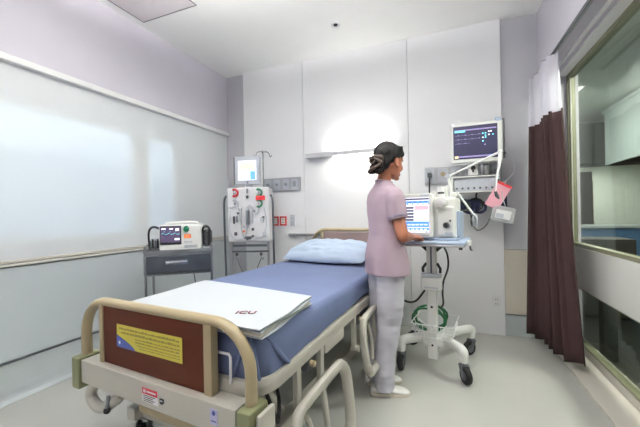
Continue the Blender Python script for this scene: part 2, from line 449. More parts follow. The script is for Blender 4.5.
for i, xc in enumerate((-1.905, -1.80)):
    t = thing('wall_socket', ['red framed wall socket half hidden by the dialysis machine', 'red framed wall socket nearer the bed'][i], 'socket', (xc, YB, 1.09), 0, 'red framed wall sockets')
    fr = MB()
    for a in ((-.044, -.028, -.055, .055), (.028, .044, -.055, .055), (-.028, .028, .037, .055), (-.028, .028, -.055, -.037)):
        fr.box((a[0], -.014, a[2]), (a[1], -.0005, a[3]), .003)
    part('frame', fr, 'red', t)
    b = MB().box((-.028, -.010, -.037), (.028, -.0005, .037)).box((-.012, -.011, .012), (-.006, -.0095, .024), mi=1).box((.006, -.011, .012), (.012, -.0095, .024), mi=1).box((-.012, -.011, -.024), (-.006, -.0095, -.012), mi=1).box((.006, -.011, -.024), (.012, -.0095, -.012), mi=1)
    part('face', b, ['device', 'dark_grey'], t)
def plain_socket(x, z, w_, h_, label, m='device_grey', y=YB):
    t = thing('wall_socket', label, 'socket', (x, y, z))
    part('plate', MB().box((-w_/2, -.010, -h_/2), (w_/2, -.0005, h_/2), .003), m, t)
    for zz in (h_*.2, -h_*.2):
        for xx in (-.008, .008): part('socket_slot', MB().box((xx-.002, -.0115, zz-.006), (xx+.002, -.0098, zz+.006)), 'dark_grey', t)
plain_socket(-1.675, 1.095, .065, .135, 'pale grey wall switch plate between the red sockets and the bed', 'device_grey')
plain_socket(.425, .315, .07, .105, 'white double wall socket low on the back wall by the ventilator cart', 'white')
plain_socket(-1.50, .90, .0601, .06, 'small white wall button behind the left side of the pillow', 'white')
t = thing('wall_bumper', 'thin grey horizontal bumper rail on the wall behind the headboard', 'bumper rail', (-1.2, YB, .93))
part('rail', MB().box((-1.72, YB-.045, .915), (-.45, YB-.025, .945), .006), 'alu', t, world=True)
b = MB()
for x in (-1.65, -.5): part('bracket', MB().box((x-.015, YB-.026, .918), (x+.015, YB-.0005, .942)), 'steel', t, world=True)

# ------------------------------------------------------------------ curtain
def curtain_xy(s, z):
    """s 0 (far end by the back wall) .. 1 (near end); z height"""
    f = 1-(z-.08)/2.27
    x0, y0 = .752, 3.36; x1, y1 = .772, 2.80
    bx0, by0 = .690, 3.30; bx1, by1 = .835, 2.66
    g = f**1.3
    x = (x0*(1-s)+x1*s)*(1-g)+(bx0*(1-s)+bx1*s)*g
    y = (y0*(1-s)+y1*s)*(1-g)+(by0*(1-s)+by1*s)*g
    a = (.030+.014*f)*(1+.35*math.sin(s*9+1))
    ph = s*2*PI*6.5+.5*math.sin(s*11)+.35*math.sin(z*1.7+s*5)*f
    x += a*math.sin(ph)-.01; y += a*.45*math.cos(ph*1.0)
    return x, y
def curtain_part(z0, z1, nz, off=0):
    b = bmesh.new(); N = 150; rows = []
    for i in range(nz+1):
        z = z0+(z1-z0)*i/nz; r = []
        for j in range(N+1):
            s = j/N; x, y = curtain_xy(s, z)
            zz = z
            if i == 0 and z0 < .2: zz = z + .03*s*0 + .006*math.sin(s*40)
            r.append(b.verts.new((x+off, y, zz)))
        rows.append(r)
    for i in range(nz):
        for j in range(N): b.faces.new((rows[i][j], rows[i][j+1], rows[i+1][j+1], rows[i+1][j]))
    m = MB(); m.add(b); return m
t = thing('curtain', 'brown pleated cubicle curtain with white net top by the glass partition', 'curtain', (.79, 3.05, 2.33))
c = part('cloth', curtain_part(.095, 1.895, 22), 'curtain', t, 'brown cloth', world=True, ang=80)
c.modifiers.new('s', 'SOLIDIFY').thickness = .004
c = part('net', curtain_part(1.885, 2.315, 7, -.003), 'curtain_net', t, 'white net top', world=True, ang=80)
hk = MB()
for i in range(9):
    x, y = curtain_xy((i+.5)/9, 2.31)
    part('hook', MB().tube([(x, y, 2.305), (x-.004, y, 2.318), (x+(XB-.012-x)*.5, y, 2.332), (XB-.012, y, 2.341)], .0025, n=6), 'steel', t, world=True)
part('tie', MB().tube([(.70, 3.33, 1.05), (.695, 3.32, .98), (.705, 3.31, .92)], .008, smooth=4), 'curtain', t, world=True)
single('curtain_rail', MB().box((XB-.022, .2, 2.336), (XB-.003, YS-.005, 2.368), .002).box((XB-.018, .2, 2.332), (XB-.008, YS-.005, 2.337), mi=1),
    ['dark_grey', 'alu'], 'dark curtain track along the bulkhead edge above the glass', 'curtain rail', (XB-.01, 1.8, 2.35))

# ------------------------------------------------------------------ added fill lamps, unseen above and behind the camera, to brighten the ceiling
FILL_LAMPS = [(-1.22, 1.12), (.02, 1.22), (-.9, -.55)]
for i, (x, y) in enumerate(FILL_LAMPS):
    t = thing('added_fill_lamp', ['unseen fill lamp added above the foot of the bed, window side', 'unseen fill lamp added above the foot of the bed, corridor side', 'unseen fill lamp added at the front of the room'][i], 'ceiling lamp', (x, y, H), 0, 'added fill lamps')
    f = MB()
    for a in ((-.32, .32, -.32, -.30), (-.32, .32, .30, .32), (-.32, -.30, -.30, .30), (.30, .32, -.30, .30)):
        f.box((a[0], a[2], -.335), (a[1], a[3], -.285), .002)
    part('frame', f, 'white', t)
    part('diffuser', MB().box((-.30, -.30, -.325), (.30, .30, -.320)), 'lamp_panel', t)
    for sx in (-.28, .28):
        for sy in (-.28, .28): part('cable', MB().cyl((sx, sy*.999, -.30), (sx, sy, -.001), .0025, n=6), 'steel', t)

# ------------------------------------------------------------------ the bed (local x across, y towards the head)
BR = math.radians(-5); BL = (-1.11, .96, 0)
bed = thing('hospital_bed', 'cream framed hospital bed with brown footboard and lowered side rails', 'bed', BL, BR)
BM = MW[bed.name]
def arch(hw, z0, zt, r, y, rr, n=14):
    pts = [(-hw, y, z0), (-hw, y, zt-r-.04)]
    for i in range(9):
        a = PI-PI/2*i/8; pts.append((-hw+r+r*math.cos(a), y, zt-r+r*math.sin(a)))
    for i in range(9):
        a = PI/2-PI/2*i/8; pts.append((hw-r+r*math.cos(a), y, zt-r+r*math.sin(a)))
    pts += [(hw, y, zt-r-.04), (hw, y, z0)]
    return pts
# footboard
fb = part('footboard', MB().box((-.332, -.012, .522), (.285, .010, .785), .004), 'wood', bed, 'dark red wooden foot panel')
part('footboard_rail', MB().tube(arch(.488, .53, .790, .16, 0, 0), .0185, n=14, flat=1.25), 'bed_tan', bed, 'beige arched tube')
for x, w_ in ((-.345, .013), (.305, .020)):
    part('upright', MB().box((x-w_, -.018, .500), (x+w_, .018, .785), .005), 'bed_tan', bed)
sx0, sx1, sz0, sz1 = -.232, .172, .610, .708
st = MB().box((sx0, -.0135, sz0), (sx1, -.0121, sz1))
# blue swoosh in the lower left corner and lines of small print
sw = [(sx0, sz0), (sx0+.125, sz0)] + [(sx0+.125-.125*i/8, sz0+.052*(i/8)**.7) for i in range(1, 9)]
rx = rotm(PI/2, 0, 0)
st.prism([(p[0], p[1]) for p in sw], .0136, .0142, mi=1, mtx=rx)
st.prism([(sx0+.02+.010*math.cos(i*PI/5)*(1 if i % 2 else .4), sz0+.020+.010*math.sin(i*PI/5)*(1 if i % 2 else .4)) for i in range(10)], .0143, .0147, mi=3, mtx=rx)
random.seed(3)
for row, (xa, z, h_) in enumerate(((sx0+.018, sz1-.020, .009), (sx0+.030, sz1-.037, .009), (sx0+.125, sz1-.052, .006), (sx0+.125, sz1-.064, .006), (sx0+.14, sz1-.076, .005), (sx0+.15, sz1-.086, .004))):
    x = xa
    while x < sx1-.02:
        L = random.uniform(.006, .024)
        st.box((x, -.0142, z), (min(x+L, sx1-.012), -.0136, z+h_*random.uniform(.6, 1)), mi=2); x += L+.0035
q = part('sticker', st, ['yellow', 'swoosh', 'ink', 'label_white'], fb, 'yellow instruction sticker with a blue corner')
# beam and corner blocks
bb = part('foot_beam', MB().box((-.455, -.045, .418), (.455, .035, .522), .006), 'bed_cream', bed)
LZ = T(.038, 0, -.004)
rl = MB().box((-.055, -.0475, .447), (.035, -.0452, .500)).box((-.055, -.0480, .478), (.035, -.0474, .502), mi=1)
for i in range(4): rl.box((-.049, -.0480, .471-.007*i), (.02-.012*(i % 2), -.0474, .474-.007*i), mi=2)
rl.box((-.048, -.0484, .484), (-.034, -.0479, .496), mi=0).box((-.028, -.0484, .487), (.026, -.0479, .493), mi=0)
rl.bm.transform(LZ)
part('warning_label', rl, ['label_white', 'label_red', 'label_ink'], bb, 'red and white label')
part('icon_label', MB().box((.084, -.0478, .460), (.106, -.0452, .476), .001).box((.087, -.0482, .456), (.103, -.0476, .460)).box((.088, -.0482, .466), (.102, -.0477, .471), mi=1), ['black', 'device_grey'], bb)
part('violet_label', MB().box((.345, -.0478, .452), (.378, -.0452, .505)).cyl((.362, -.0478, .492), (.362, -.0484, .492), .008, mi=1).box((.349, -.0483, .462), (.374, -.0477, .466), mi=1), ['tag_violet', 'swoosh'], bb)
for s_ in (-1, 1):
    part('corner_block', MB().box((s_*.492-.029, -.052, .384), (s_*.492+.029, .050, .528), .008), 'bed_green', bed, 'olive green plastic corner')
part('corner_bumper', MB().box((.526, -.03, .40), (.545, .06, .515), .008), 'bed_cream', bed)
part('lower_beam', MB().box((-.10, -.01, .355), (.40, .05, .412), .006), 'bed_tan', bed)
part('bumper_hook', MB().tube([(-.385, -.01, .415), (-.415, -.02, .385), (-.42, -.02, .345), (-.375, -.02, .318), (-.31, -.02, .328), (-.25, -.02, .370), (-.205, -.01, .405)], .023, n=12, smooth=5), 'bed_cream', bed, 'curved cream bumper tube')
part('hook_pin', MB().tube([(-.255, -.04, .405), (-.25, -.05, .355)], .008).ball((-.25, -.05, .345), .014, mi=1), ['steel', 'black'], bed)
# mattress platform rim with rounded foot corners
def rr_ring(w2, y0, y1, r, z, n=6):
    return [V((x, y+(y0+y1)/2, z)) for x, y in rrect(w2*2, y1-y0, r, n)]
rim = MB().loft([rr_ring(.478, .05, 2.26, .10, .552), rr_ring(.502, .035, 2.27, .12, .566), rr_ring(.508, .03, 2.275, .12, .60), rr_ring(.500, .035, 2.27, .12, .622), rr_ring(.475, .05, 2.25, .10, .622)])
def foot_drop(bm, z1):
    for v in bm.verts:
        if v.co.z < z1: v.co.z -= .055*max(0, 1-v.co.y/1.3)*min(1, (z1-v.co.z)/.08)
foot_drop(rim.bm, .80)
part('platform', rim, 'bed_cream', bed)
part('mattress_stop', MB().tube([(.305, .026, .56), (.305, .028, .655), (.312, .028, .665), (.365, .028, .665), (.373, .028, .655), (.373, .026, .56)], .005, n=8), 'white', bed, 'white wire mattress stop')
part('mattress_stop', MB().tube([(-.393, .026, .56), (-.393, .028, .665), (-.385, .028, .675), (-.337, .028, .675), (-.33, .028, .665), (-.33, .026, .56)], .005, n=8), 'white', bed, 'white wire mattress stop')
for s_ in (-1, 1):
    part('side_beam', MB().box((s_*.40-.025, .05, .47), (s_*.40+.025, 2.25, .535), .006), 'bed_cream', bed)
    part('base_beam', MB().box((s_*.36-.03, .12, .17), (s_*.36+.03, 2.2, .235), .008), 'bed_cream', bed)
for y in (.16, 1.1, 2.1):
    part('cross_beam', MB().box((-.38, y-.03, .44), (.38, y+.03, .50), .006), 'bed_cream', bed)
for y in (.2, 2.12):
    part('base_cross_beam', MB().box((-.40, y-.035, .165), (.40, y+.035, .24), .01), 'bed_cream', bed)
for y0, y1 in ((.45, .25), (1.75, 1.95)):
    for s_ in (-1, 1):
        part('lift_arm', MB().tube([(s_*.30, y0, .20), (s_*.30, y1, .47)], .024, n=12), 'bed_cream', bed)
part('actuator', MB().cyl((0, .35, .30), (0, .95, .42), .032, r2=.032).cyl((0, .95, .42), (0, 1.25, .47), .016, mi=1).box((-.06, .30, .24), (.06, .50, .36), .015, mi=2), ['dark_grey', 'steel', 'device'], bed)
def caster(parent, x, y, r, w_=.03, zt=None, swivel=0, body='caster_grey', lab=None):
    m_ = T(x, y, 0) @ rotm(0, 0, swivel)
    zt = zt or r*2.3
    f = MB().cyl((0, 0, zt-.02), (0, 0, zt), r*.45, n=16, mtx=m_)
    for s_ in (-1, 1):
        f.prism([(r*.35, zt-.02), (-r*.35, zt-.02), (-r*.75, r*1.0), (-r*.55, r*.75), (-r*.1, r*1.25)], s_*w_*.75-.003, s_*w_*.75+.003, mtx=m_ @ rotm(PI/2, 0, 0))
    f.box((-r*.35, -w_*.8, zt-.03), (r*.35, w_*.8, zt-.016), .003, mtx=m_)
    c = part('caster', f, body, parent)
    wx = -r*.45
    part('wheel', MB().tube([(wx, -w_/2, r), (wx, -w_*.35, r), (wx, w_*.35, r), (wx, w_/2, r)], [r*.9, r, r, r*.9], n=28, mtx=m_)
         .cyl((wx, -w_*.56, r), (wx, w_*.56, r), r*.55, n=18, mi=1, mtx=m_).cyl((wx, -w_*.7, r), (wx, w_*.7, r), r*.16, n=10, mi=2, mtx=m_), ['rubber', body, 'steel'], c)
for x, y in ((-.36, .2), (.36, .2), (-.36, 2.12), (.36, 2.12)): caster(bed, x, y, .062, .04, .17, swivel=PI/2+.3)
part('brake_pedal', MB().tube([(-.05, .04, .245), (-.14, .0, .21), (-.17, -.02, .20)], .012, smooth=4).box((-.22, -.05, .19), (-.15, .01, .205), .005, mi=1), ['steel', 'black'], bed)
# under-frame bits seen on the right side
for y, z0, z1 in ((.30, .30, .56), (.52, .34, .56), (.98, .33, .56), (1.30, .33, .56)):
    part('rail_post', MB().box((.475, y-.018, z0), (.500, y+.018, z1), .005).cyl((.47, y, z0+.01), (.52, y, z0+.01), .018, n=14), 'bed_cream', bed)
for y in (.40, 1.05, 1.20):
    part('rail_latch', MB().box((.46, y-.03, .47), (.50, y+.03, .525), .006).cyl((.49, y, .50), (.522, y, .50), .014, mi=1), ['dark_grey', 'bed_tan'], bed)
part('crank_box', MB().box((.40, .55, .47), (.505, .80, .545), .02), 'bed_cream', bed)
part('cable', MB().tube([(.47, .10, .52), (.49, .13, .42), (.47, .18, .36), (.42, .26, .40), (.36, .30, .48)], .008, smooth=6), 'black', bed, 'black hanging cable')
# lowered side rails
def side_rail(y0, y1, zb, zt, x, skew=.0):
    c_ = .075
    xz = [(y0, zb+c_), (y0, zt-.11), (y0+c_*.35, zt-.04), (y0+.09, zt-.012), (y1-.11, zt), (y1-.045, zt-.015), (y1-.008, zt-.06), (y1, zt-.13), (y1-.01, zb+c_), (y1-c_*.4, zb+c_*.3), (y1-c_, zb), (y0+c_, zb), (y0+c_*.3, zb+c_*.3)]
    def pos(a): return V((x+.04*(zt-a[1])/(zt-zb), a[0], a[1]))
    sr = part('side_rail', MB().tube([pos(a) for a in xz], .028, n=12, closed=True, smooth=4, flat=.75), 'bed_cream', bed)
    n = max(2, round((y1-y0)/.22))
    for i in range(1, n):
        yy = y0+(y1-y0)*i/n
        part('bar', MB().tube([pos((yy, zt)), pos((yy, zb))], .014, n=10), 'bed_cream', sr)
    part('grip', MB().tube([pos((y0+.10, zt-.06)), pos((y0+.13, (zt+zb)/2)), pos((y0+.10, zb+.06))], .012, n=8, smooth=4), 'bed_cream', sr)
side_rail(.13, .635, .10, .435, .565)
side_rail(.955, 1.62, .20, .535, .545)
# headboard
hd = part('headboard', MB().box((-.36, 2.315, .56), (.36, 2.335, .965), .006), 'mauve', bed, 'muted mauve head panel')
part('headboard_rail', MB().tube(arch(.490, .45, .990, .16, 2.325, 0), .0185, n=14, flat=1.25), 'bed_tan', bed, 'beige arched tube')
for s_ in (-1, 1): part('upright', MB().box((s_*.375-.014, 2.307, .50), (s_*.375+.014, 2.343, .985), .005), 'bed_tan', bed)
part('head_beam', MB().box((-.50, 2.29, .44), (.50, 2.36, .535), .006), 'bed_cream', bed)

# mattress with blue sheet
def mattress_mesh():
    b = bmesh.new(); rings = []
    spec = [(.478, .06, .09, .618), (.490, .055, .10, .622), (.492, .052, .10, .66), (.487, .056, .10, .70), (.474, .07, .09, .722), (.45, .095, .08, .731), (.36, .2, .06, .733), (.18, .5, .05, .733)]
    for w_, y0, r, z in spec:
        n = 10; pts = []
        base = [V((x, y+(y0+2.27-y0*.3)/2, z)) for x, y in rrect(w_*2, 2.27-y0*1.3, r, n)]
        # densify long edges
        out = []
        for i, p in enumerate(base):
            nx = base[(i+1) % len(base)]; L = 0; q = (8, 24, 8, 24)[i//(n+1)] if i % (n+1) == n else 1
            for j in range(q): out.append(p.lerp(nx, j/q))
        rings.append(out)
    m_ = min(len(r) for r in rings)
    for ri, r in enumerate(rings):
        for p in r:
            side = 1 if ri in (1, 2, 3) else (.35 if ri in (0, 4) else 0)
            nn = noise.noise(V((p.x*5, p.y*7, 1.3)))*.010+noise.noise(V((p.x*14, p.y*16, 4)))*.005
            d = V((p.x, (p.y-1.15)*.25, 0)).normalized()
            p += d*nn*side
            p.z += (noise.noise(V((p.x*4, p.y*4, 9)))*.003) if ri > 4 else 0
    m = MB()
    for r in rings: assert len(r) == m_
    m.loft(rings); return m
mm = mattress_mesh()
# gathered corner folds of the sheet
for (x0, y0, x1, y1) in ((.475, .09, .500, .22), (.43, .055, .36, .048), (.44, .06, .47, .07)):
    mm.tube([(x0*.97, y0+.02, .722), ((x0+x1)/2, (y0+y1)/2, .675), (x1, y1, .625)], [.005, .009, .006], n=8, smooth=5)
foot_drop(mm.bm, .712)
ms = single('mattress', mm, 'sheet_blue', 'long mattress tucked in a plain blue sheet on the hospital bed', 'mattress', BL, BR, world=False, ang=60)

# pillow
def pillow_mesh():
    b = bmesh.new(); N = 36; top = {}; bot = {}
    L, W_ = .40, .235
    for i in range(N+1):
        for j in range(N+1):
            u, v = i/N*2-1, j/N*2-1
            e = (1-abs(u)**3.2)**.55*(1-abs(v)**2.6)**.55 if abs(u) < 1 and abs(v) < 1 else 0
            pin = 1-.07*(1-abs(v))**1*abs(u)**3; pin2 = 1-.09*(1-abs(u))*abs(v)**3
            x, y = u*L*(1-.05*v*v), v*W_*(1-.10*u*u)
            wr = noise.noise(V((u*2.2, v*3.5, 2)))*.030+noise.noise(V((u*6, v*8, 5)))*.014+noise.noise(V((u*3, v*16, 8)))*.006
            top[i, j] = b.verts.new((x, y, e*(.088+wr)))
            bot[i, j] = b.verts.new((x, y, -e*.042)) if e > 0 else top[i, j]
    for i in range(N):
        for j in range(N):
            f = (top[i, j], top[i+1, j], top[i+1, j+1], top[i, j+1]); b.faces.new(f)
            g = [bot[i, j+1], bot[i+1, j+1], bot[i+1, j], bot[i, j]]
            if len(set(g)) == 4 and set(g) != set(f): b.faces.new(g)
    m = MB(); m.add(b, rotm(math.radians(13), 0, 0)); return m
pl = BM @ V((-.045, 1.80, .812))
single('pillow', pillow_mesh(), 'pillow_blue', 'plump light blue pillow at the head of the bed', 'pillow', tuple(pl), BR-.02, world=False, ang=80)

# folded white linen with stitched initials
def folded_layer(z0, z1, grow, mi=0, seed=0):
    # a folded layer: slab with rounded folded edge towards the right and soft drape
    base = [(-.262, .035), (.522, .018), (.475, .478), (-.302, .565)]
    cx = sum(p[0] for p in base)/4; cy = sum(p[1] for p in base)/4
    N = 26; b = bmesh.new(); top = {}; bo = {}
    for i in range(N+1):
        for j in range(N+1):
            u, v = i/N, j/N
            lo = V((*base[0], 0)).lerp(V((*base[1], 0)), u); hi = V((*base[3], 0)).lerp(V((*base[2], 0)), u)
            p = lo.lerp(hi, v); p.x = cx+(p.x-cx)*grow; p.y = cy+(p.y-cy)*grow
            p.x += .006*math.sin(v*7+seed); p.y += .005*math.sin(u*8+seed*2)
            w_ = noise.noise(V((u*3, v*3, seed)))*.003
            droop = 0
            if p.x < -.462: droop = 0
            ed = min(u, 1-u, v, 1-v); rnd = 0 if ed > 1e-6 else .35
            zt = z1+w_; zb = z0+.0005
            t_ = (zt-zb)*rnd
            top[i, j] = b.verts.new((p.x, p.y, zt-t_)); bo[i, j] = b.verts.new((p.x, p.y, zb+t_))
    for i in range(N):
        for j in range(N):
            b.faces.new((top[i, j], top[i+1, j], top[i+1, j+1], top[i, j+1])); b.faces.new((bo[i, j+1], bo[i+1, j+1], bo[i+1, j], bo[i, j]))
    for i in range(N):
        b.faces.new((bo[i, 0], bo[i+1, 0], top[i+1, 0], top[i, 0])); b.faces.new((top[i, N], top[i+1, N], bo[i+1, N], bo[i, N]))
        b.faces.new((bo[0, i+1], bo[0, i], top[0, i], top[0, i+1])); b.faces.new((top[N, i+1], top[N, i], bo[N, i], bo[N, i+1]))
    m = MB(); m.add(b); return m
t = thing('folded_blanket', 'folded white blanket with red stitched initials lying at the foot of the bed', 'blanket', BL, BR)
for i, (z0, z1, g, mt) in enumerate(((.7375, .748, .985, 'linen'), (.7485, .757, .970, 'linen_edge'), (.7575, .770, .992, 'linen'), (.7705, .785, 1.0, 'linen'))):
    part('folded_layer', folded_layer(z0, z1, g, seed=i*1.7), mt, t, ang=60)
part('stitched_initials', MB().text('ICU', .050, T(.330, .100, .7880) @ rotm(0, 0, math.radians(20)), ext=.0008), 'thread', t, 'dark red initials')

# ------------------------------------------------------------------ instrument trolley + defibrillator
TX0, TX1, TY0, TY1 = -2.385, -1.72, 1.98, 2.38
t = thing('instrument_trolley', 'stainless steel trolley with one drawer below the roller blind', 'trolley', (-2.050, 2.045, 0), math.radians(40))
MW[t.name] = T((TX0+TX1)/2, (TY0+TY1)/2, 0) @ M.Diagonal((1/.76, 1/.9, 1/1.05, 1))
for x in (TX0+.02, TX1-.02):
    for y in (TY0+.02, TY1-.02):
        part('leg', MB().cyl((x, y, .10), (x, y, .90), .0125, n=14), 'steel', t, world=True)
lw = t
part('top_tray', MB().box((TX0+.008, TY0+.008, .842), (TX1-.008, TY1-.008, .852), .002)
    .box((TX0+.006, TY0+.004, .845), (TX1-.006, TY0+.010, .868), .002).box((TX0+.006, TY1-.010, .845), (TX1-.006, TY1-.004, .868), .002)
    .box((TX0+.004, TY0+.006, .845), (TX0+.010, TY1-.006, .868), .002).box((TX1-.010, TY0+.006, .845), (TX1-.004, TY1-.006, .868), .002), 'steel', t, world=True)
part('guard_rail', MB().tube([(TX0+.02, TY0+.02, .90), (TX0+.02, TY1-.02, .90), (TX1-.02, TY1-.02, .90), (TX1-.02, TY0+.02, .90)], .006, n=8), 'steel', t, world=True)
dr = part('drawer', MB().box((TX0+.03, TY0-.006, .700), (TX1-.03, TY1-.03, .825), .004), 'steel_dark', t, world=True)
part('handle', MB().box((-2.17, TY0-.018, .765), (-1.98, TY0-.0055, .783), .005).box((-2.18, TY0-.010, .758), (-1.97, TY0-.0055, .790), .002), 'chrome', dr, world=True)
part('drawer_housing', MB().box((TX0+.006, TY0+.0, .690), (TX0+.028, TY1-.006, .840), .003).box((TX1-.028, TY0, .690), (TX1-.006, TY1-.006, .840), .003).box((TX0+.01, TY0+.0, .826), (TX1-.01, TY1-.01, .840), .002).box((TX0+.01, TY0+.0, .683), (TX1-.01, TY1-.01, .695), .002), 'steel', t, world=True)
part('lower_shelf', MB().box((TX0+.01, TY0+.01, .24), (TX1-.01, TY1-.01, .255), .003), 'steel', t, world=True)
for x in (-.238, .238):
    for y in (-.162, .162): caster(t, x, y, .04, .022, .105, swivel=.4)
part('cord', MB().tube([(-1.98, 2.42, .84), (-1.96, 2.42, .70), (-1.92, 2.42, .50), (-1.90, 2.41, .34)], .005, smooth=6), 'black', t, world=True)

dx0, dx1, dy0, dy1, dz = -2.245, -1.80, 2.06, 2.30, .8525
t = thing('defibrillator', 'white defibrillator with dark screen and paddles on the steel trolley', 'defibrillator', (-2.035, 2.05, .896), math.radians(34))
MW[t.name] = T((dx0+dx1)/2, (dy0+dy1)/2, dz) @ M.Diagonal((1/.72, 1/.8, 1/.85, 1))
part('body', MB().box((dx0, dy0, dz+.0), (dx1, dy1, dz+.245), .02, seg=3).box((dx0+.02, dy0-.003, dz+.005), (dx1-.02, dy0+.01, dz+.052), .006), 'device', t, world=True)
sc = MB().box((dx0+.012, dy0-.008, dz+.058), (dx0+.232, dy0+.004, dz+.232), .004)
sc.box((dx0+.022, dy0-.0095, dz+.080), (dx0+.222, dy0-.0075, dz+.222), mi=1)
sc.box((dx0+.032, dy0-.0102, dz+.200), (dx0+.075, dy0-.0094, dz+.212), mi=2).box((dx0+.11, dy0-.0102, dz+.200), (dx0+.15, dy0-.0094, dz+.212), mi=2).box((dx0+.175, dy0-.0102, dz+.186), (dx0+.21, dy0-.0094, dz+.210), mi=2)
sc.box((dx0+.165, dy0-.0102, dz+.10), (dx0+.215, dy0-.0094, dz+.118), mi=2)
for i in range(22):
    a = .05*math.sin(i*.9)*(1 if i % 7 == 3 else .12)
    sc.box((dx0+.03+i*.0085, dy0-.0101, dz+.158+a), (dx0+.0385+i*.0085, dy0-.0094, dz+.161+a), mi=3)
part('screen', sc, ['black', 'scr_violet', 'scr_white', 'scr_cyan'], t, world=True)
part('dial', MB().cyl((dx0+.285, dy0+.002, dz+.20), (dx0+.285, dy0-.022, dz+.20), .032, r2=.026, n=24).box((dx0+.281, dy0-.028, dz+.178), (dx0+.289, dy0-.020, dz+.222), .002), 'green', t, 'green knob', world=True)
part('shock_label', MB().box((dx0+.26, dy0-.004, dz+.115), (dx0+.335, dy0+.002, dz+.150), .003), 'orange', t, 'orange label', world=True)
for i in range(4): part('button', MB().box((dx0+.262+.022*i, dy0-.006, dz+.075), (dx0+.277+.022*i, dy0+.002, dz+.088), .002), 'device_grey', t, world=True)
part('printer_slot', MB().box((dx0+.26, dy0-.003, dz+.02), (dx0+.40, dy0+.002, dz+.05), .004), 'device_grey', t, world=True)
part('carry_handle', MB().tube([(dx0+.05, 2.18, dz+.24), (dx0+.06, 2.18, dz+.256), (dx0+.12, 2.18, dz+.264), (dx1-.12, 2.18, dz+.264), (dx1-.06, 2.18, dz+.256), (dx1-.05, 2.18, dz+.24)], .012, smooth=3), 'device', t, world=True)
# left holder with cables, right paddle
lh = part('accessory_holder', MB().box((dx0-.115, dy0+.03, dz), (dx0-.004, dy1-.02, dz+.035), .01).box((dx0-.1, dy0+.05, dz+.035), (dx0-.02, dy1-.04, dz+.12), .012, mi=1), ['dark_grey', 'device_grey'], t, world=True)
part('cable_loop', MB().tube([(dx0-.105, dy0+.04, dz+.03), (dx0-.11, dy0+.03, dz+.16), (dx0-.09, dy0+.04, dz+.215), (dx0-.05, dy0+.05, dz+.225), (dx0-.01, dy0+.05, dz+.21)], .011, smooth=6), 'black', t, world=True)
for i in range(4): part('connector', MB().cyl((dx0-.095+.024*i, dy0+.035, dz+.035), (dx0-.095+.024*i, dy0+.035, dz+.10+.012*(i % 2)), .008), 'black' if i % 2 else 'steel', t, world=True)
pd = part('paddle', MB().box((dx1+.008, dy0+.02, dz+.03), (dx1+.095, dy1-.05, dz+.19), .03, seg=3), 'black', t, 'black shock paddle', world=True)
part('paddle_handle', MB().tube([(dx1+.02, dy0+.02, dz+.15), (dx1+.02, dy0-.02, dz+.20), (dx1+.05, dy0-.02, dz+.225), (dx1+.085, dy0-.01, dz+.20), (dx1+.085, dy0+.02, dz+.15)], .012, smooth=5), 'black', pd, world=True)
part('coil_cord', MB().tube([(dx1+.05+.018*math.cos(i*1.2), dy0-.005+.012*math.sin(i*1.2), dz+.04+i*.0036) for i in range(40)], .004, n=6), 'dark_grey', pd, world=True)
part('paddle_tray', MB().box((dx1+.002, dy0+.01, dz), (dx1+.105, dy1-.02, dz+.03), .008), 'device_grey', t, world=True)

# ------------------------------------------------------------------ dialysis machine
DY = 3.0
t = thing('dialysis_machine', 'white dialysis machine with touch screen on a grey wheeled stand', 'dialysis machine', (-1.978, 2.97, 0), math.radians(20))
MW[t.name] = T(-2.015, DY+.12, -.018) @ M.Diagonal((1/.79, 1, 1, 1))
bx0, bx1, bz0, bz1 = -2.295, -1.735, .865, 1.445
body = part('body', MB().box((bx0, DY, bz0), (bx1, DY+.24, bz1), .02, seg=3), 'white_gloss', t, world=True)
def pump(cx, cz, m, flip):
    s_ = -1 if flip else 1
    b = MB().tube([(cx-s_*.03, DY-.012, cz+.032), (cx+s_*.005, DY-.012, cz+.034), (cx+s_*.034, DY-.012, cz+.015), (cx+s_*.034, DY-.012, cz-.015), (cx+s_*.005, DY-.012, cz-.034), (cx-s_*.03, DY-.012, cz-.032)], .011, smooth=4, n=8)
    b.box((cx-.04, DY-.010, cz-.038), (cx+.035, DY+.001, cz+.038), .004, mi=1)
    b.cyl((cx, DY-.008, cz), (cx, DY-.026, cz), .018, mi=2)
    part('pump', b, [m, 'white', 'chrome'], body, world=True)
pump(-2.185, 1.385, 'red', False); pump(-1.865, 1.385, 'green', False); pump(-1.865, 1.27, 'green', False); pump(-2.185, 1.275, 'device_grey', False)
part('red_label', MB().box((-1.905, DY-.030, 1.305), (-1.785, DY-.001, 1.350), .004), 'red', body, 'red label', world=True)
for x, z, w_, h_, mt in ((-2.24, 1.235, .05, .012, 'device_grey'), (-2.14, 1.225, .06, .02, 'white'), (-2.02, 1.405, .022, .05, 'steel'), (-2.02, 1.34, .03, .03, 'dark_grey'), (-2.205, 1.10, .022, .08, 'dark_grey'), (-2.165, 1.11, .022, .07, 'steel'), (-2.185, .955, .035, .035, 'dark_grey'), (-2.075, 1.03, .03, .03, 'device_grey'), (-1.955, 1.00, .03, .03, 'dark_grey'), (-1.955, 1.13, .012, .14, 'device_grey'),
                          (-1.83, 1.10, .05, .05, 'device_grey'), (-1.815, 1.125, .03, .02, 'dark_grey'), (-1.80, .945, .05, .04, 'device_grey'), (-2.02, .915, .10, .03, 'steel'), (-2.10, 1.14, .012, .18, 'clear'), (-1.90, .96, .02, .06, 'white')):
    part('connector', MB().box((x-w_/2, DY-.022, z-h_/2), (x+w_/2, DY+.001, z+h_/2), .004), mt, body, world=True)
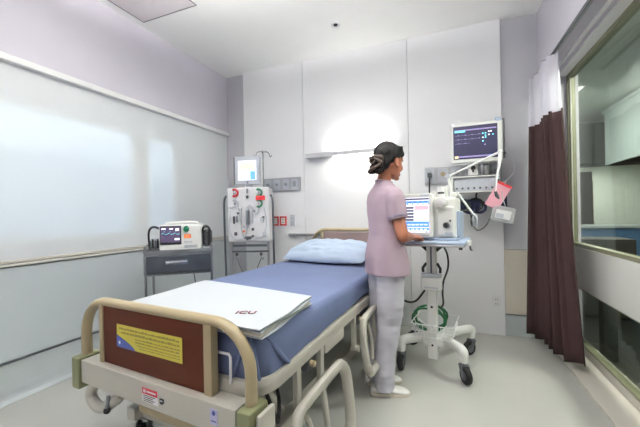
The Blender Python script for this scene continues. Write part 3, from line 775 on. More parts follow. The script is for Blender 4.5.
for x, z, r, mt in ((-2.075, .98, .012, 'orange'), (-2.15, 1.17, .012, 'dark_grey'), (-1.93, 1.19, .010, 'dark_grey'), (-2.03, .90, .014, 'steel'), (-1.955, .93, .012, 'dark_grey')):
    part('knob', MB().cyl((x, DY+.001, z), (x, DY-.028, z), r, n=16), mt, body, world=True)
part('filter', MB().cyl((-2.015, DY-.025, 1.05), (-2.015, DY-.025, 1.20), .026, n=20).cyl((-2.015, DY-.025, 1.20), (-2.015, DY-.025, 1.235), .018, mi=1).cyl((-2.015, DY-.025, 1.015), (-2.015, DY-.025, 1.05), .018, mi=1), ['steel', 'device_grey'], body, world=True)
for pts in ([(-2.185, DY-.012, 1.35), (-2.13, DY-.02, 1.20), (-2.10, DY-.02, 1.0), (-2.06, DY-.02, .92), (-2.02, DY-.02, 1.02)], [(-1.865, DY-.012, 1.24), (-1.90, DY-.02, 1.16), (-1.98, DY-.03, 1.25), (-2.015, DY-.03, 1.23)], [(-2.25, DY-.012, 1.20), (-2.26, DY-.02, 1.0), (-2.20, DY-.02, .90), (-2.10, DY-.02, .90)], [(-1.80, DY-.01, 1.23), (-1.77, DY-.02, 1.05), (-1.83, DY-.02, .92), (-1.92, DY-.02, .91)]):
    part('tubing', MB().tube(pts, .005, smooth=8, n=6), 'device_grey', body, world=True)
sc = part('display', MB().box((-2.195, DY+.02, 1.475), (-1.855, DY+.08, 1.775), .012).box((-2.215, DY+.03, 1.48), (-2.193, DY+.085, 1.77), .006, mi=1), ['device_grey', 'caster_grey'], t, world=True)
b = MB().box((-2.145, DY+.014, 1.52), (-1.905, DY+.021, 1.725), mi=0)
b.box((-2.135, DY+.0125, 1.63), (-1.92, DY+.0142, 1.70), mi=1).box((-1.985, DY+.0120, 1.525), (-1.915, DY+.0138, 1.615), mi=2)
part('screen', b, ['scr_white', 'scr_yellow', 'scr_blue'], sc, world=True)
part('display_arm', MB().box((-2.06, DY+.05, 1.43), (-1.98, DY+.12, 1.50), .01).cyl((-2.02, DY+.018, 1.495), (-2.02, DY+.012, 1.495), .010, mi=1), ['device_grey', 'dark_grey'], t, world=True)
for x in (-2.33, -1.70):
    s_ = -1 if x < -2 else 1
    part('side_tube', MB().tube([(x+.015*-s_, DY+.02, 1.36), (x+.01*s_, DY+.01, 1.30), (x+.012*s_, DY+.01, 1.1), (x+.012*s_, DY+.03, .60), (x+.012*s_, DY+.05, .14)], .014, smooth=5), 'steel_dark', t, world=True)
for x in (-2.27, -1.78):
    part('stand_post', MB().box((x-.016, DY+.10, .12), (x+.016, DY+.135, .87), .004), 'alu', t, world=True)
part('scale_bar', MB().box((-2.24, DY+.01, .815), (-1.77, DY+.05, .840), .005).box((-2.25, DY+.02, .755), (-1.76, DY+.06, .772), .004), 'steel_dark', t, world=True)
for x in (-2.19, -1.86): part('scale_hook', MB().tube([(x, DY+.03, .76), (x, DY+.02, .70), (x+.02, DY+.02, .68), (x+.035, DY+.02, .70)], .006, smooth=4).cyl((x, DY+.03, .75), (x, DY+.03, .72), .018, mi=1), ['steel', 'dark_grey'], t, world=True)
for pts in ([(-2.18, DY+.02, .69), (-2.14, DY+.04, .58), (-2.06, DY+.06, .45)], [(-1.86, DY+.02, .69), (-1.92, DY+.04, .58), (-1.98, DY+.06, .42)]):
    part('drain_tube', MB().tube(pts, .005, smooth=5, n=6), 'dark_grey', t, world=True)
part('base', MB().box((-2.33, DY-.08, .085), (-1.71, DY-.02, .13), .012).box((-2.33, DY+.24, .085), (-1.71, DY+.30, .13), .012).box((-2.30, DY-.05, .09), (-2.24, DY+.27, .125), .012).box((-1.80, DY-.05, .09), (-1.74, DY+.27, .125), .012), 'device_grey', t, world=True)
for x in (-.22, .22):
    for y in (-.16, .14): caster(t, x, y, .035, .022, .096, swivel=.7)
ip = part('drip_pole', MB().cyl((-1.845, DY+.16, .9), (-1.845, DY+.16, 1.85), .008), 'steel', t, world=True)
for a in range(4):
    c_, s2 = math.cos(a*PI/2+.2), math.sin(a*PI/2+.2)
    part('hook', MB().tube([(-1.845, DY+.16, 1.84), (-1.845+.05*c_, DY+.16+.05*s2, 1.845), (-1.845+.085*c_, DY+.16+.085*s2, 1.825), (-1.845+.09*c_, DY+.16+.09*s2, 1.80), (-1.845+.105*c_, DY+.16+.105*s2, 1.79), (-1.845+.12*c_, DY+.16+.12*s2, 1.81)], .005, smooth=4, n=8), 'steel_dark', ip, world=True)

# ------------------------------------------------------------------ patient monitor and module rack on the wall
MY = 3.02
t = thing('patient_monitor', 'flat patient monitor with dark waveform screen mounted high on the wall', 'monitor', (.26, YB, 1.75))
case = part('case', MB().box((.052, MY, 1.578), (.452, MY+.055, 1.925), .012, seg=3).box((.10, MY+.05, 1.62), (.41, MY+.10, 1.89), .02), 'device', t, world=True)
part('side_panel', MB().box((.447, MY+.005, 1.60), (.468, MY+.085, 1.935), .006), 'dark_grey', t, world=True)
part('alarm_lamp', MB().box((.395, MY-.004, 1.912), (.440, MY+.03, 1.945), .006), 'device_blue', t, 'blue alarm lamp', world=True)
part('indicator', MB().ball((.075, MY-.001, 1.912), (.012, .006, .007)), 'scr_white', t, world=True)
a0, a1, b0, b1 = .072, .412, 1.612, 1.895
b = MB().box((a0, MY-.004, b0), (a1, MY+.004, b1), .002)
y_ = MY-.0047
def q(x0, x1, z0, z1, mi): b.box((x0, y_, z0), (x1, y_+.001, z1), mi=mi)
q(a0+.012, a1-.008, b1-.040, b1-.030, 1); q(a0+.012, a0+.095, b1-.052, b1-.034, 2)
for z, L in ((b1-.08, .215), (b1-.115, .20), (b1-.15, .12)):
    n_ = int(L/.006)
    for i in range(n_):
        h_ = (.014 if i % 9 == 4 else (.007 if i % 9 == 5 else .001))
        q(a0+.012+i*.006, a0+.018+i*.006, z, z+.0012+h_*.4, 1)
for x, z, mi in ((.225, .07, 2), (.245, .07, 2), (.245, .09, 2), (.225, .105, 4), (.245, .105, 2), (.27, .058, 4), (.287, .058, 4), (.27, .085, 4), (.30, .085, 2), (.225, .135, 2), (.24, .165, 1)):
    q(a0+x, a0+x+.011, b1-z-.010, b1-z, mi)
q(a0+.012, a1-.012, b0+.014, b0+.026, 1); q(a0+.010, a0+.038, b0+.010, b0+.028, 3); q(a1-.06, a1-.03, b0+.013, b0+.027, 5)
part('screen', b, ['scr_dark', 'scr_line', 'scr_cyan', 'scr_yellow', 'scr_white', 'scr_blue'], case, world=True)
part('mount_arm', MB().box((.24, MY+.09, 1.68), (.33, YB-.001, 1.76), .01).box((.22, YB-.02, 1.62), (.35, YB-.0005, 1.82), .004), 'alu', t, world=True)
t = thing('module_rack', 'white rack of sensor modules on the wall under the patient monitor', 'module rack', (.24, YB, 1.39))
part('housing', MB().box((.055, 3.03, 1.325), (.415, 3.25, 1.335), .003).box((.055, 3.03, 1.455), (.415, 3.25, 1.467), .003).box((.045, 3.03, 1.325), (.066, 3.25, 1.467), .004).box((.395, 3.03, 1.325), (.425, 3.25, 1.467), .006).box((.06, 3.20, 1.33), (.41, 3.25, 1.46), .002), 'device', t, world=True)
for i in range(7):
    x = .072+i*.046
    b = MB().box((x, 3.050, 1.337), (x+.0455, 3.20, 1.453), .001)
    b.cyl((x+.021, 3.051, 1.362), (x+.021, 3.040, 1.362), .009, n=14, mi=1)
    part('module', b, ['device_grey', 'dark_grey'], t, world=True)
part('knob_panel', MB().box((.396, 3.022, 1.34), (.420, 3.032, 1.455), .003, mi=0).cyl((.408, 3.023, 1.42), (.408, 3.008, 1.42), .010, mi=1), ['device_grey', 'dark_grey'], t, world=True)
part('bracket', MB().box((.20, 3.25, 1.37), (.28, YB-.001, 1.43), .008), 'alu', t, world=True)
t = thing('gas_regulator', 'small white regulator box with black knob plugged in above the module rack', 'regulator', (.235, 3.3, 1.54))
part('box', MB().box((.19, 3.10, 1.480), (.268, 3.16, 1.572), .008, seg=2), 'white', t, world=True)
part('knob', MB().cyl((.229, 3.10, 1.54), (.229, 3.075, 1.54), .018, n=18).box((.222, 3.09, 1.505), (.236, 3.101, 1.53), .002), 'black', t, 'black knob', world=True)
part('stem', MB().cyl((.229, 3.16, 1.53), (.229, YB-.037, 1.53), .016), 'steel', t, world=True)
t = thing('suction_regulator', 'grey suction jar hanging from the wall rail under the monitor corner', 'suction jar', (.34, 3.3, 1.5))
part('jar', MB().tube([(.345, 3.20, 1.478), (.345, 3.20, 1.50), (.345, 3.20, 1.565), (.345, 3.20, 1.58)], [.03, .045, .045, .03], n=22), 'alu', t, world=True)
part('cap', MB().cyl((.345, 3.20, 1.581), (.345, 3.20, 1.60), .038, n=20).cyl((.345, 3.20, 1.59), (.345, YB-.037, 1.55), .012), 'device_grey', t, world=True)
single('oxygen_tube', MB().tube([(.44, 3.31, 1.62), (.50, 3.22, 1.70), (.55, 3.18, 1.60), (.545, 3.17, 1.48), (.47, 3.18, 1.41), (.435, 3.2, 1.39)], .0045, smooth=8, n=8),
    'device_grey', 'thin clear tube looping beside the right edge of the monitor', 'tube', (.44, 3.31, 1.62))
# hanging cuffs, papers, bag
t = thing('pressure_cuff', 'dark navy pressure cuff and cables bundled under the module rack', 'pressure cuff', (.22, 3.1, 1.23))
for i, (x, z, R, mt) in enumerate(((.145, 1.215, .050, 'black'), (.19, 1.205, .058, 'navy'), (.245, 1.225, .055, 'black'), (.275, 1.20, .052, 'navy'), (.12, 1.225, .040, 'dark_grey'))):
    part('coil', MB().torus((x, 3.10+.02*i, z), R, .012, axis='y', sy=.95-.06*(i % 3)).torus((x+.006, 3.085+.02*i, z-.008), R*.86, .010, axis='y'), mt, t, world=True)
part('cuff', MB().box((.125, 3.115, 1.165), (.285, 3.145, 1.262), .012, mtx=T(0, 0, 0)), 'navy', t, 'navy cuff', world=True)
part('hanger', MB().tube([(.255, 3.12, 1.26), (.25, 3.12, 1.30), (.26, 3.14, 1.326)], .007, smooth=4), 'black', t, world=True)
part('cable', MB().tube([(.20, 3.08, 1.16), (.21, 3.06, 1.06), (.25, 3.05, 1.00), (.31, 3.06, 1.03), (.35, 3.08, 1.10)], .005, smooth=8, n=6), 'black', t, world=True)
part('cable', MB().tube([(.22, 3.10, 1.15), (.20, 3.05, 1.08), (.21, 3.04, 1.03)], .005, smooth=6, n=6), 'black', t, world=True)
t = thing('blue_folder', 'narrow navy folder hanging behind the pink paper', 'folder', (.50, 3.2, 1.3))
part('cover', MB().box((.445, 3.20, 1.16), (.50, 3.215, 1.37), .002), 'navy', t, world=True)
part('hanger', MB().tube([(.44, 3.2, 1.35), (.425, 3.19, 1.38), (.42, 3.185, 1.42)], .003), 'steel', t, world=True)
pc = T(.405, 2.995, 1.290) @ rotm(0, math.radians(30), 0)
t = thing('chart_sheet', 'pink paper chart with a red top edge hanging tilted from the rack', 'paper chart', tuple(pc.translation))
L = rotm(0, math.radians(30), 0)
part('sheet', MB().box((-.055, -.001, -.11), (.055, .002, .10), mtx=L), 'pink_paper', t)
part('red_edge', MB().box((-.058, -.004, .088), (.058, .005, .108), .002, mtx=L), 'red', t, 'red clip edge')
part('clip', MB().tube([(0, -.004, .10), (-.01, .0, .135), (0, .03, .15)], .004, mtx=L), 'steel', t)
t = thing('plastic_bag', 'clear plastic pouch hanging low beside the curtain under the pink chart', 'pouch', (.435, 2.95, 1.135))
L = rotm(0, math.radians(14), 0)
bg = MB()
bg.loft([[V((x*s_, y*s_ if False else y*s_, z)) for x, y in rrect(.165, .03, .012, 4)] for z, s_ in ((-.065, .85), (-.055, 1), (0, 1.05), (.05, 1), (.062, .6))], mtx=L)
part('pouch', bg, 'bag', t, 'pale clear pouch')
part('insert', MB().box((-.06, -.019, -.04), (.05, -.017, .03), .001, mtx=L).box((-.055, -.0205, -.035), (.0, -.0188, .0), .001, mi=1, mtx=L), ['white', 'device_grey'], t)
part('hanging_loop', MB().tube([(0, 0, .06), (-.03, .02, .12), (-.05, .05, .19)], .003, mtx=L), 'steel', t)

# ------------------------------------------------------------------ ventilator cart
CL = (-.09, 2.60, 0); CR = math.radians(-8)
t = thing('ventilator_cart', 'white wheeled ventilator cart with column, wire basket and four casters', 'cart', CL, CR)
part('tray', MB().box((-.19, -.33, .945), (.25, .12, .967), .010).box((-.185, -.325, .93), (.245, .115, .946), .006, mi=1), ['device_blue', 'alu'], t, 'blue grey tray')
for x in (-.16, .22): part('tray_knob', MB().cyl((x, -.31, .93), (x, -.31, .915), .012, n=14), 'dark_grey', t)
part('tray_hook', MB().box((.245, -.20, .93), (.275, -.12, .965), .008).tube([(.265, -.17, .93), (.268, -.175, .905), (.280, -.175, .90)], .006, mi=1), ['device', 'dark_grey'], t)
part('column', MB().box((-.034, -.125, .60), (.034, -.065, .93), .010).box((-.006, -.1275, .62), (.006, -.124, .92), mi=1)
     .box((-.034, -.135, .085), (.034, -.065, .60), .010).cyl((0, -.136, .47), (0, -.134, .47), .009, mi=2).cyl((0, -.136, .33), (0, -.134, .33), .008, mi=2).cyl((0, -.136, .19), (0, -.134, .19), .008, mi=2), ['device', 'steel_dark', 'black'], t)
for s_ in (-1, 1): part('tray_brace', MB().tube([(s_*.03, -.09, .88), (s_*.085, -.09, .93)], .014, n=8), 'black', t, 'black brace')
for s_ in (-1, 1): part('handle_grip', MB().tube([(s_*.038, -.10, .785), (s_*.062, -.115, .75), (s_*.060, -.115, .72)], .010), 'black', t)
part('power_box', MB().box((-.062, -.195, .605), (.078, -.136, .695), .008).box((-.060, -.193, .696), (.076, -.138, .72), .006, mi=1).box((-.04, -.197, .62), (.06, -.1945, .63), mi=1), ['device', 'device_grey'], t)
hub = part('hub', MB().box((-.075, -.13, .175), (.075, .10, .235), .02), 'device', t)
for x, y in ((-.213, -.19), (.213, -.19), (-.225, .30), (.225, .30)):
    s_ = 1 if x > 0 else -1
    lg = [(s_*.03, -.03 if y < 0 else .05, .205), (x*.55, y*.5, .215), (x*.90, y*.88, .212), (x*1.0, y*1.0, .198), (x, y, .165), (x, y, .135)]
    part('leg', MB().tube(lg, [.034, .032, .031, .030, .028, .026], n=12, smooth=5, flat=1.15), 'device', t)
    caster(t, x, y, .056, .036, .140, swivel=(2.2 if y < 0 else .9)*(1 if x > 0 else .75))
# wire basket
bk = MB()
for z, g in ((.25, .90), (.29, .95), (.338, 1.0)):
    bk.tube([(-.15*g, -.06, z), (-.15*g, .16*g, z), (.15*g, .16*g, z), (.15*g, -.06, z), (.15*g, -.155, z), (-.15*g, -.155, z)], .0032 if z < .33 else .0045, n=6, closed=True)
for i in range(9):
    x = -.13+.0325*i
    bk.tube([(x, -.155, .34), (x*.88, -.155, .25), (x*.88, .14, .25), (x, .16, .34)], .0025, n=6)
for y in (-.1, -.03, .04, .10):
    bk.tube([(-.15, y, .34), (-.132, y, .25), (.132, y, .25), (.15, y, .34)], .0025, n=6)
part('basket', bk, 'white', t, 'white wire basket')
t = thing('oxygen_hose', 'dark green hose coiled in the wire basket of the ventilator cart', 'hose', tuple(T(*CL) @ rotm(0, 0, CR) @ V((-.045, 0, .235))), CR)
part('coil', MB().tube([V(((.118+.006*math.sin(i*1.3))*math.cos(i*.3), .0+.0022*i-.05, .105+(.092+.006*math.cos(i*.7))*math.sin(i*.3))) for i in range(70)], .0085, n=8), 'green_hose', t)
single('power_cord', MB().tube([T(*CL) @ rotm(0, 0, CR) @ V(p) for p in ((.06, -.03, .93), (.10, -.04, .85), (.105, -.05, .75), (.08, -.10, .66), (.075, -.12, .58), (.078, -.12, .50), (.05, -.06, .45))], .007, smooth=8, n=8),
    'black', 'black cord hanging from the tray along the cart column', 'cord', tuple(T(*CL) @ V((.06, -.03, .93))))
single('mains_cable', MB().tube([(-.16, 2.55, .57), (-.22, 2.5, .50), (-.28, 2.45, .50), (-.33, 2.44, .54), (-.37, 2.45, .62)], .0075, smooth=8, n=8),
    'black', 'black cable sagging between the nurse and the cart column', 'cable', (-.16, 2.55, .57))

# ventilator on the tray
t = thing('ventilator', 'white ventilator with blue touch screen standing on the cart tray', 'ventilator', tuple(T(*CL) @ rotm(0, 0, CR) @ V((0, -.1, .9675))), CR)
dz = 0
body = part('body', MB().box((-.13, -.10, .001), (.185, .19, .30), .022, seg=3).box((.06, -.125, .03), (.175, -.09, .235), .015, seg=3).box((-.14, -.13, .0), (.20, .20, .016), .005, mi=1), ['device', 'device_blue'], t)
part('side_cover', MB().box((.183, -.08, .02), (.205, .17, .20), .008), 'device_blue', t)
L = T(-.072, -.170, .178) @ rotm(math.radians(-4), 0, 0)
head = part('display', MB().box((-.118, -.0, -.158), (.116, .05, .152), .014, seg=3, mtx=L), 'device', t)
b = MB()
def q(x0, x1, z0, z1, mi, d=0): b.box((x0, -.0022-d*.0006, z0), (x1, -.0008, z1), mi=mi, mtx=L)
q(-.094, .090, -.122, .122, 0)
q(-.094, .090, .106, .118, 4, 1); q(-.094, .090, .072, .100, 1, 1)
for i in range(5):
    q(-.088+i*.036, -.060+i*.036, .076, .082, 0, 2)
    q(-.084+i*.036, -.066+i*.036, .088, .094, 4, 2)
q(-.005, .088, .035, .065, 2, 1); q(-.094, -.086, .0, .06, 1, 1)
for i in range(5): q(-.076, -.012, -.042+i*.0215, -.026+i*.0215, 3, 1)
q(-.094, .090, -.085, -.045, 1, 1); q(-.094, .090, -.108, -.090, 1, 1)
for i in range(6):
    q(-.086+i*.029, -.064+i*.029, -.072, -.064, 0, 2); q(-.086+i*.029, -.068+i*.029, -.103, -.097, 0, 2)
q(-.090, .06, -.121, -.112, 0, 2); q(.066, .082, -.121, -.113, 5, 2)
for i in range(4): q(.0, .08, .008-.012*i, .010-.012*i, 5, 1)
part('screen', b, ['scr_white', 'scr_blue', 'scr_pink', 'scr_slate', 'scr_violet', 'device_blue'], head)
part('button_row', MB().box((-.09, -.003, -.147), (-.02, .001, -.137), .002, mtx=L).box((.0, -.003, -.147), (.09, .001, -.137), .002, mtx=L), 'device_grey', head)
part('brand_strip', MB().box((.03, -.003, .134), (.09, .001, .142), .002, mtx=L), 'device_blue', head)
part('dial', MB().cyl((.095, -.105, .262), (.095, -.155, .262), .038, r2=.034, n=28).cyl((.095, -.156, .262), (.095, -.164, .262), .024, n=24, mi=1).cyl((.095, -.165, .262), (.095, -.167, .262), .010, n=16, mi=0), ['device', 'white_gloss'], t, 'round white dial')
part('outlet_port', MB().cyl((.125, -.124, .105), (.125, -.152, .105), .020, n=20).cyl((.125, -.152, .105), (.125, -.160, .105), .012, n=16, mi=1).cyl((.150, -.124, .135), (.150, -.132, .135), .007, mi=1), ['dark_grey', 'black'], t, 'dark gas port')
part('label_strip', MB().box((.115, -.127, .04), (.165, -.1245, .055), .001), 'device_grey', t)
part('exhale_port', MB().cyl((.02, 0, .30), (.02, 0, .345), .022, n=18), 'device', t)
part('humidifier_port', MB().cyl((.10, .02, .30), (.10, .02, .36), .02, n=18).cyl((.10, .02, .36), (.10, .02, .385), .026, n=18, mi=1), ['device', 'white'], t)
part('filter_cap', MB().cyl((.08, -.04, .30), (.08, -.04, .325), .028, n=18).cyl((.08, -.04, .325), (.08, -.04, .338), .022, mi=1, n=18).cyl((.08, -.04, .338), (.08, -.04, .375), .024, n=18), ['white', 'black'], t)
# support arm of the breathing circuit
t = thing('support_arm', 'jointed white support arm reaching from the ventilator up across the monitor', 'support arm', (.05, 2.70, 1.27))
def jp(px, py, y):   # world point from lateral x, height
    return V((px, y, py))
A = V((.045, 2.70, 1.28)); A2 = V((.022, 2.72, 1.44)); B_ = V((.385, 2.72, 1.605)); C_ = V((.380, 2.66, 1.40)); D_ = V((.370, 2.64, 1.285))
part('base_clamp', MB().box((.035, 2.66, 1.275), (.085, 2.74, 1.31), .008).cyl((.055, 2.70, .97), (.055, 2.70, 1.30), .010), 'device', t, world=True)
part('upright', MB().tube([A, A2], .010), 'device', t, world=True)
part('joint', MB().ball(A2, .018).cyl(A2+V((0, -.02, 0)), A2+V((0, .02, 0)), .014), 'device_grey', t, world=True)
part('upper_rod', MB().tube([A2, B_], .0085), 'white', t, world=True)
part('joint', MB().ball(B_, .018).ball(B_+V((.028, -.01, -.01)), .010, mi=1), ['white', 'black'], t, world=True)
part('hanging_rod', MB().tube([B_, (.375, 2.70, 1.50), (.362, 2.69, 1.45), C_+V((-.03, 0, -.02)), D_+V((-.03, 0, 0))], [.012, .010, .007, .005, .004], smooth=4), 'white', t, world=True)
part('tip', MB().tube([D_+V((-.03, 0, .02)), D_+V((-.022, 0, -.01)), D_+V((-.008, 0, -.035))], [.010, .014, .006]), 'dark_grey', t, world=True)
part('lower_rod', MB().tube([(.085, 2.70, 1.31), (.21, 2.72, 1.12)], .0085), 'white', t, world=True)
part('hose_holder', MB().ball((.21, 2.72, 1.12), .018).box((.19, 2.70, 1.05), (.20, 2.71, 1.12), .003).box((.215, 2.70, 1.05), (.225, 2.71, 1.12), .003), 'device_grey', t, world=True)

# ------------------------------------------------------------------ the nurse (local: +x the way she faces, -y her right side)
WO = (-.372, 2.132, 0); WR = math.radians(32)
nurse = thing('person', 'person in pink tunic and white trousers standing at the ventilator, dark hair in a bun', 'person', WO, WR)
def ell(cx, cy, z, rx, ry, n=40, p=2.0, tilt=0, fold=0, nf=0, ph=0):
    o = []
    for i in range(n):
        a = 2*PI*i/n; c, s_ = math.cos(a), math.sin(a)
        m_ = 1+fold*math.sin(nf*a+ph)
        x = abs(c)**(2/p)*math.copysign(1, c)*rx*m_; y = abs(s_)**(2/p)*math.copysign(1, s_)*ry*m_
        o.append(V((cx+x, cy+y, z+tilt*x)))
    return o
HC = V((.030, -.004, 1.500)); HR = T(*HC) @ rotm(0, math.radians(8), math.radians(24)) @ M.Scale(1.06, 4)
def hand(mb, wrist, f, n_, thumb, bend=.5):
    """palm, four fingers and a thumb; f finger direction, n_ back of hand, thumb=+1/-1 side"""
    f = f.normalized(); n_ = (n_-f*n_.dot(f)).normalized(); s_ = f.cross(n_)*thumb
    P = lambda a, b_, c: wrist+f*a+s_*b_+n_*c
    rings = []
    for a, w_, h_ in ((-.012, .024, .018), (.01, .027, .017), (.035, .036, .016), (.06, .040, .014), (.080, .040, .012), (.088, .036, .009)):
        rings.append([P(a, w_*math.cos(2*PI*i/18), h_*math.sin(2*PI*i/18)) for i in range(18)])
    mb.loft(rings)
    for k_, (off, L_, r) in enumerate(((.0295, .068, .0082), (.010, .076, .0085), (-.0095, .070, .0082), (-.029, .056, .0072))):
        p = [P(.062, off*.9, 0)]; a = .10; q_ = P(.084, off, 0); p.append(q_)
        for seg in (.46, .30, .24):
            a += bend*(1+.12*k_)*.62
            q_ = q_+(f*math.cos(a)-n_*math.sin(a))*L_*seg+s_*off*.06; p.append(q_)
        mb.tube(p, [r*1.05, r*1.05, r, r*.95, r*.78], n=10, round_end=True, smooth=2)
    mb.tube([P(.012, .020, -.004), P(.035, .046, -.010), P(.062, .060, -.018), P(.082, .062, -.026)], [.014, .0115, .0098, .008], n=10, round_end=True, smooth=2)
def arm(mb, s_, elbow, wrist):
    sh = V((0, s_*.132, 1.262))
    mb.tube([V((0, s_*.09, 1.265)), sh, sh.lerp(elbow, .5), elbow+V((0, 0, .03)), elbow+V((.006, 0, -.004)), elbow.lerp(wrist, .3), elbow.lerp(wrist, .7), wrist, wrist+(wrist-elbow).normalized()*.02],
            [.035, .038, .042, .037, .036, .038, .029, .023, .022], n=18, smooth=4, round_end=True)
bm_ = MB()
# trunk
bm_.loft([ell(0, 0, z, a, b_, p=2.2) for z, a, b_ in ((.74, .05, .08), (.80, .09, .14), (.88, .105, .155), (1.0, .085, .125), (1.12, .092, .130), (1.20, .095, .135), (1.27, .075, .120), (1.32, .052, .07), (1.37, .042, .048))])
bm_.tube([(-.012, 0, 1.31), (-.008, 0, 1.38), (.008, 0, 1.43), (.020, 0, 1.47)], [.052, .046, .046, .05], n=20, smooth=3)
for s_ in (-1, 1):
    ly = .078 if s_ > 0 else -.055
    bm_.tube([(0, s_*.08, .86), (-.005, (ly+s_*.08)/2, .66), (-.010, ly, .46), (-.035, ly, .30), (-.058, ly, .09), (-.058, ly, .06)], [.085, .072, .05, .048, .032, .034], n=18, smooth=4, round_end=True)
EL = V((.022, -.192, 1.025)); WRR = V((.165, -.036, 1.002))
arm(bm_, -1, EL, WRR); EL2 = V((.06, .19, 1.01)); WL = V((.235, .145, 1.02)); arm(bm_, 1, EL2, WL)
hand(bm_, WRR+(WRR-EL).normalized()*.015, V((.75, .62, -.05)), V((0, -.25, 1)), -1, .55)
hand(bm_, WL+(WL-EL2).normalized()*.015, V((.98, -.1, -.1)), V((0, .15, 1)), 1, .5)
# head
def hp(c, r, **kw): bm_.ball(HR @ V(c), r, rot=HR.to_3x3().to_4x4(), **kw)
hp((-.012, 0, .030), (.088, .071, .080), sub=28); hp((.028, 0, -.018), (.060, .060, .082), sub=24); hp((.050, 0, -.070), (.034, .036, .030)); hp((.020, 0, -.055), (.05, .052, .045))
hp((.070, 0, .030), (.022, .045, .035)); hp((.062, .028, -.028), (.026, .024, .026)); hp((.062, -.028, -.028), (.026, .024, .026)); hp((.082, 0, -.060), (.014, .022, .012))
hp((.078, 0, -.088), (.016, .018, .014))
bm_.tube([HR @ V((.083, 0, .012)), HR @ V((.093, 0, -.008)), HR @ V((.104, 0, -.028)), HR @ V((.092, 0, -.036))], [.007, .009, .011, .008], n=10, round_end=True)
for s_ in (-1, 1):
    hp((.097, s_*.009, -.032), (.009, .007, .006))
    bm_.ball(HR @ V((-.004, s_*.0725, -.014)), (.017, .008, .029), rot=(HR.to_3x3().to_4x4() @ rotm(s_*-.1, -.15, s_*.35)))
    bm_.torus(V((0, 0, 0)), .019, .005, axis='y', sx=.75, sy=1.3, mtx=HR @ T(-.006, s_*.078, -.012) @ rotm(0, -.15, s_*.35), n=20)
    bm_.ball(HR @ V((.002, s_*.0745, -.038)), .008)
bm_.remesh(.0037, 5, .5)
skin = part('body', bm_, 'skin', nurse, 'bare brown skin of face, neck and forearms', ang=80)
for s_ in (-1, 1):
    part('eye', MB().ball(HR @ V((.078, s_*.030, -.002)), .0115).ball(HR @ V((.0862, s_*.0305, -.002)), .0052, mi=1), ['eye', 'iris'], nurse)
    part('eyebrow', MB().tube([HR @ V((.088, s_*.012, .018)), HR @ V((.087, s_*.030, .024)), HR @ V((.074, s_*.048, .018))], [.003, .0035, .002], n=6, smooth=3), 'hair', nurse)
part('lips', MB().tube([HR @ V((.083, -.022, -.061)), HR @ V((.096, -.008, -.058)), HR @ V((.097, 0, -.060)), HR @ V((.096, .008, -.058)), HR @ V((.083, .022, -.061))], [.002, .005, .0045, .005, .002], n=8, smooth=3)
     .tube([HR @ V((.083, -.020, -.063)), HR @ V((.095, -.006, -.068)), HR @ V((.095, .006, -.068)), HR @ V((.083, .020, -.063))], [.002, .005, .005, .002], n=8, smooth=3), 'lip', nurse)
# hair
hm = MB()
def hh(c, r, **kw): hm.ball(HR @ V(c), r, rot=HR.to_3x3().to_4x4(), **kw)
hh((-.024, 0, .042), (.091, .078, .084), sub=28); hh((-.062, 0, .0), (.050, .062, .070), sub=20); hh((.038, 0, .078), (.052, .060, .038)); hh((.036, -.050, .056), (.036, .018, .026)); hh((.036, .050, .056), (.036, .018, .026))
hh((.056, .0, .072), (.030, .048, .022))
hh((-.084, 0, -.055), (.036, .042, .036)); hh((-.108, -.010, -.052), (.036, .040, .038))
# swept strands over the temples to the back of the head
for s_ in (-1, 1):
    for i in range(7):
        z0 = .098-.008*i
        hm.tube([HR @ V((.072-.006*i, s_*(.020+.006*i), z0)), HR @ V((.035, s_*.067, z0-.004)), HR @ V((-.030, s_*.078, z0-.030)), HR @ V((-.078, s_*.052, z0-.080)), HR @ V((-.10, s_*.012, -.045))], [.003, .0055, .006, .006, .006], n=8, smooth=4)
hm.remesh(.004, 2, .4)
for v in hm.bm.verts:
    p = v.co; d = noise.noise(V((p.x*60, p.y*60, p.z*26)))*.0022; v.co += v.normal*d
part('hair', hm, 'hair', nurse, 'dark hair pinned up', ang=80)
bn = MB()
random.seed(11)
bc = V((-.132, -.022, -.045))
for i in range(16):
    a0 = random.uniform(0, 2*PI); tl = random.uniform(-.8, .8); R = random.uniform(.028, .044); pts = []
    for j in range(9):
        a = a0+j*.62; p = V((R*.62*math.cos(a), R*1.05*math.sin(a), R*1.05*math.sin(a*.5+tl)))
        pts.append(HR @ (bc+p))
    bn.tube(pts, [.004]+[.0105]*7+[.004], n=8, smooth=3)
for i in range(7):
    dz_ = random.uniform(-.01, .045); dx_ = random.uniform(-.05, -.025)
    bn.tube([HR @ (bc+V((-.01, 0, .01))), HR @ (bc+V((dx_*.6, random.uniform(-.02, .02), .018+dz_*.4))), HR @ (bc+V((dx_, random.uniform(-.03, .0), dz_)))], [.008, .006, .002], n=6, smooth=3)
part('hair_bun', bn, 'hair_light', nurse, 'loose brown twisted bun', ang=80)
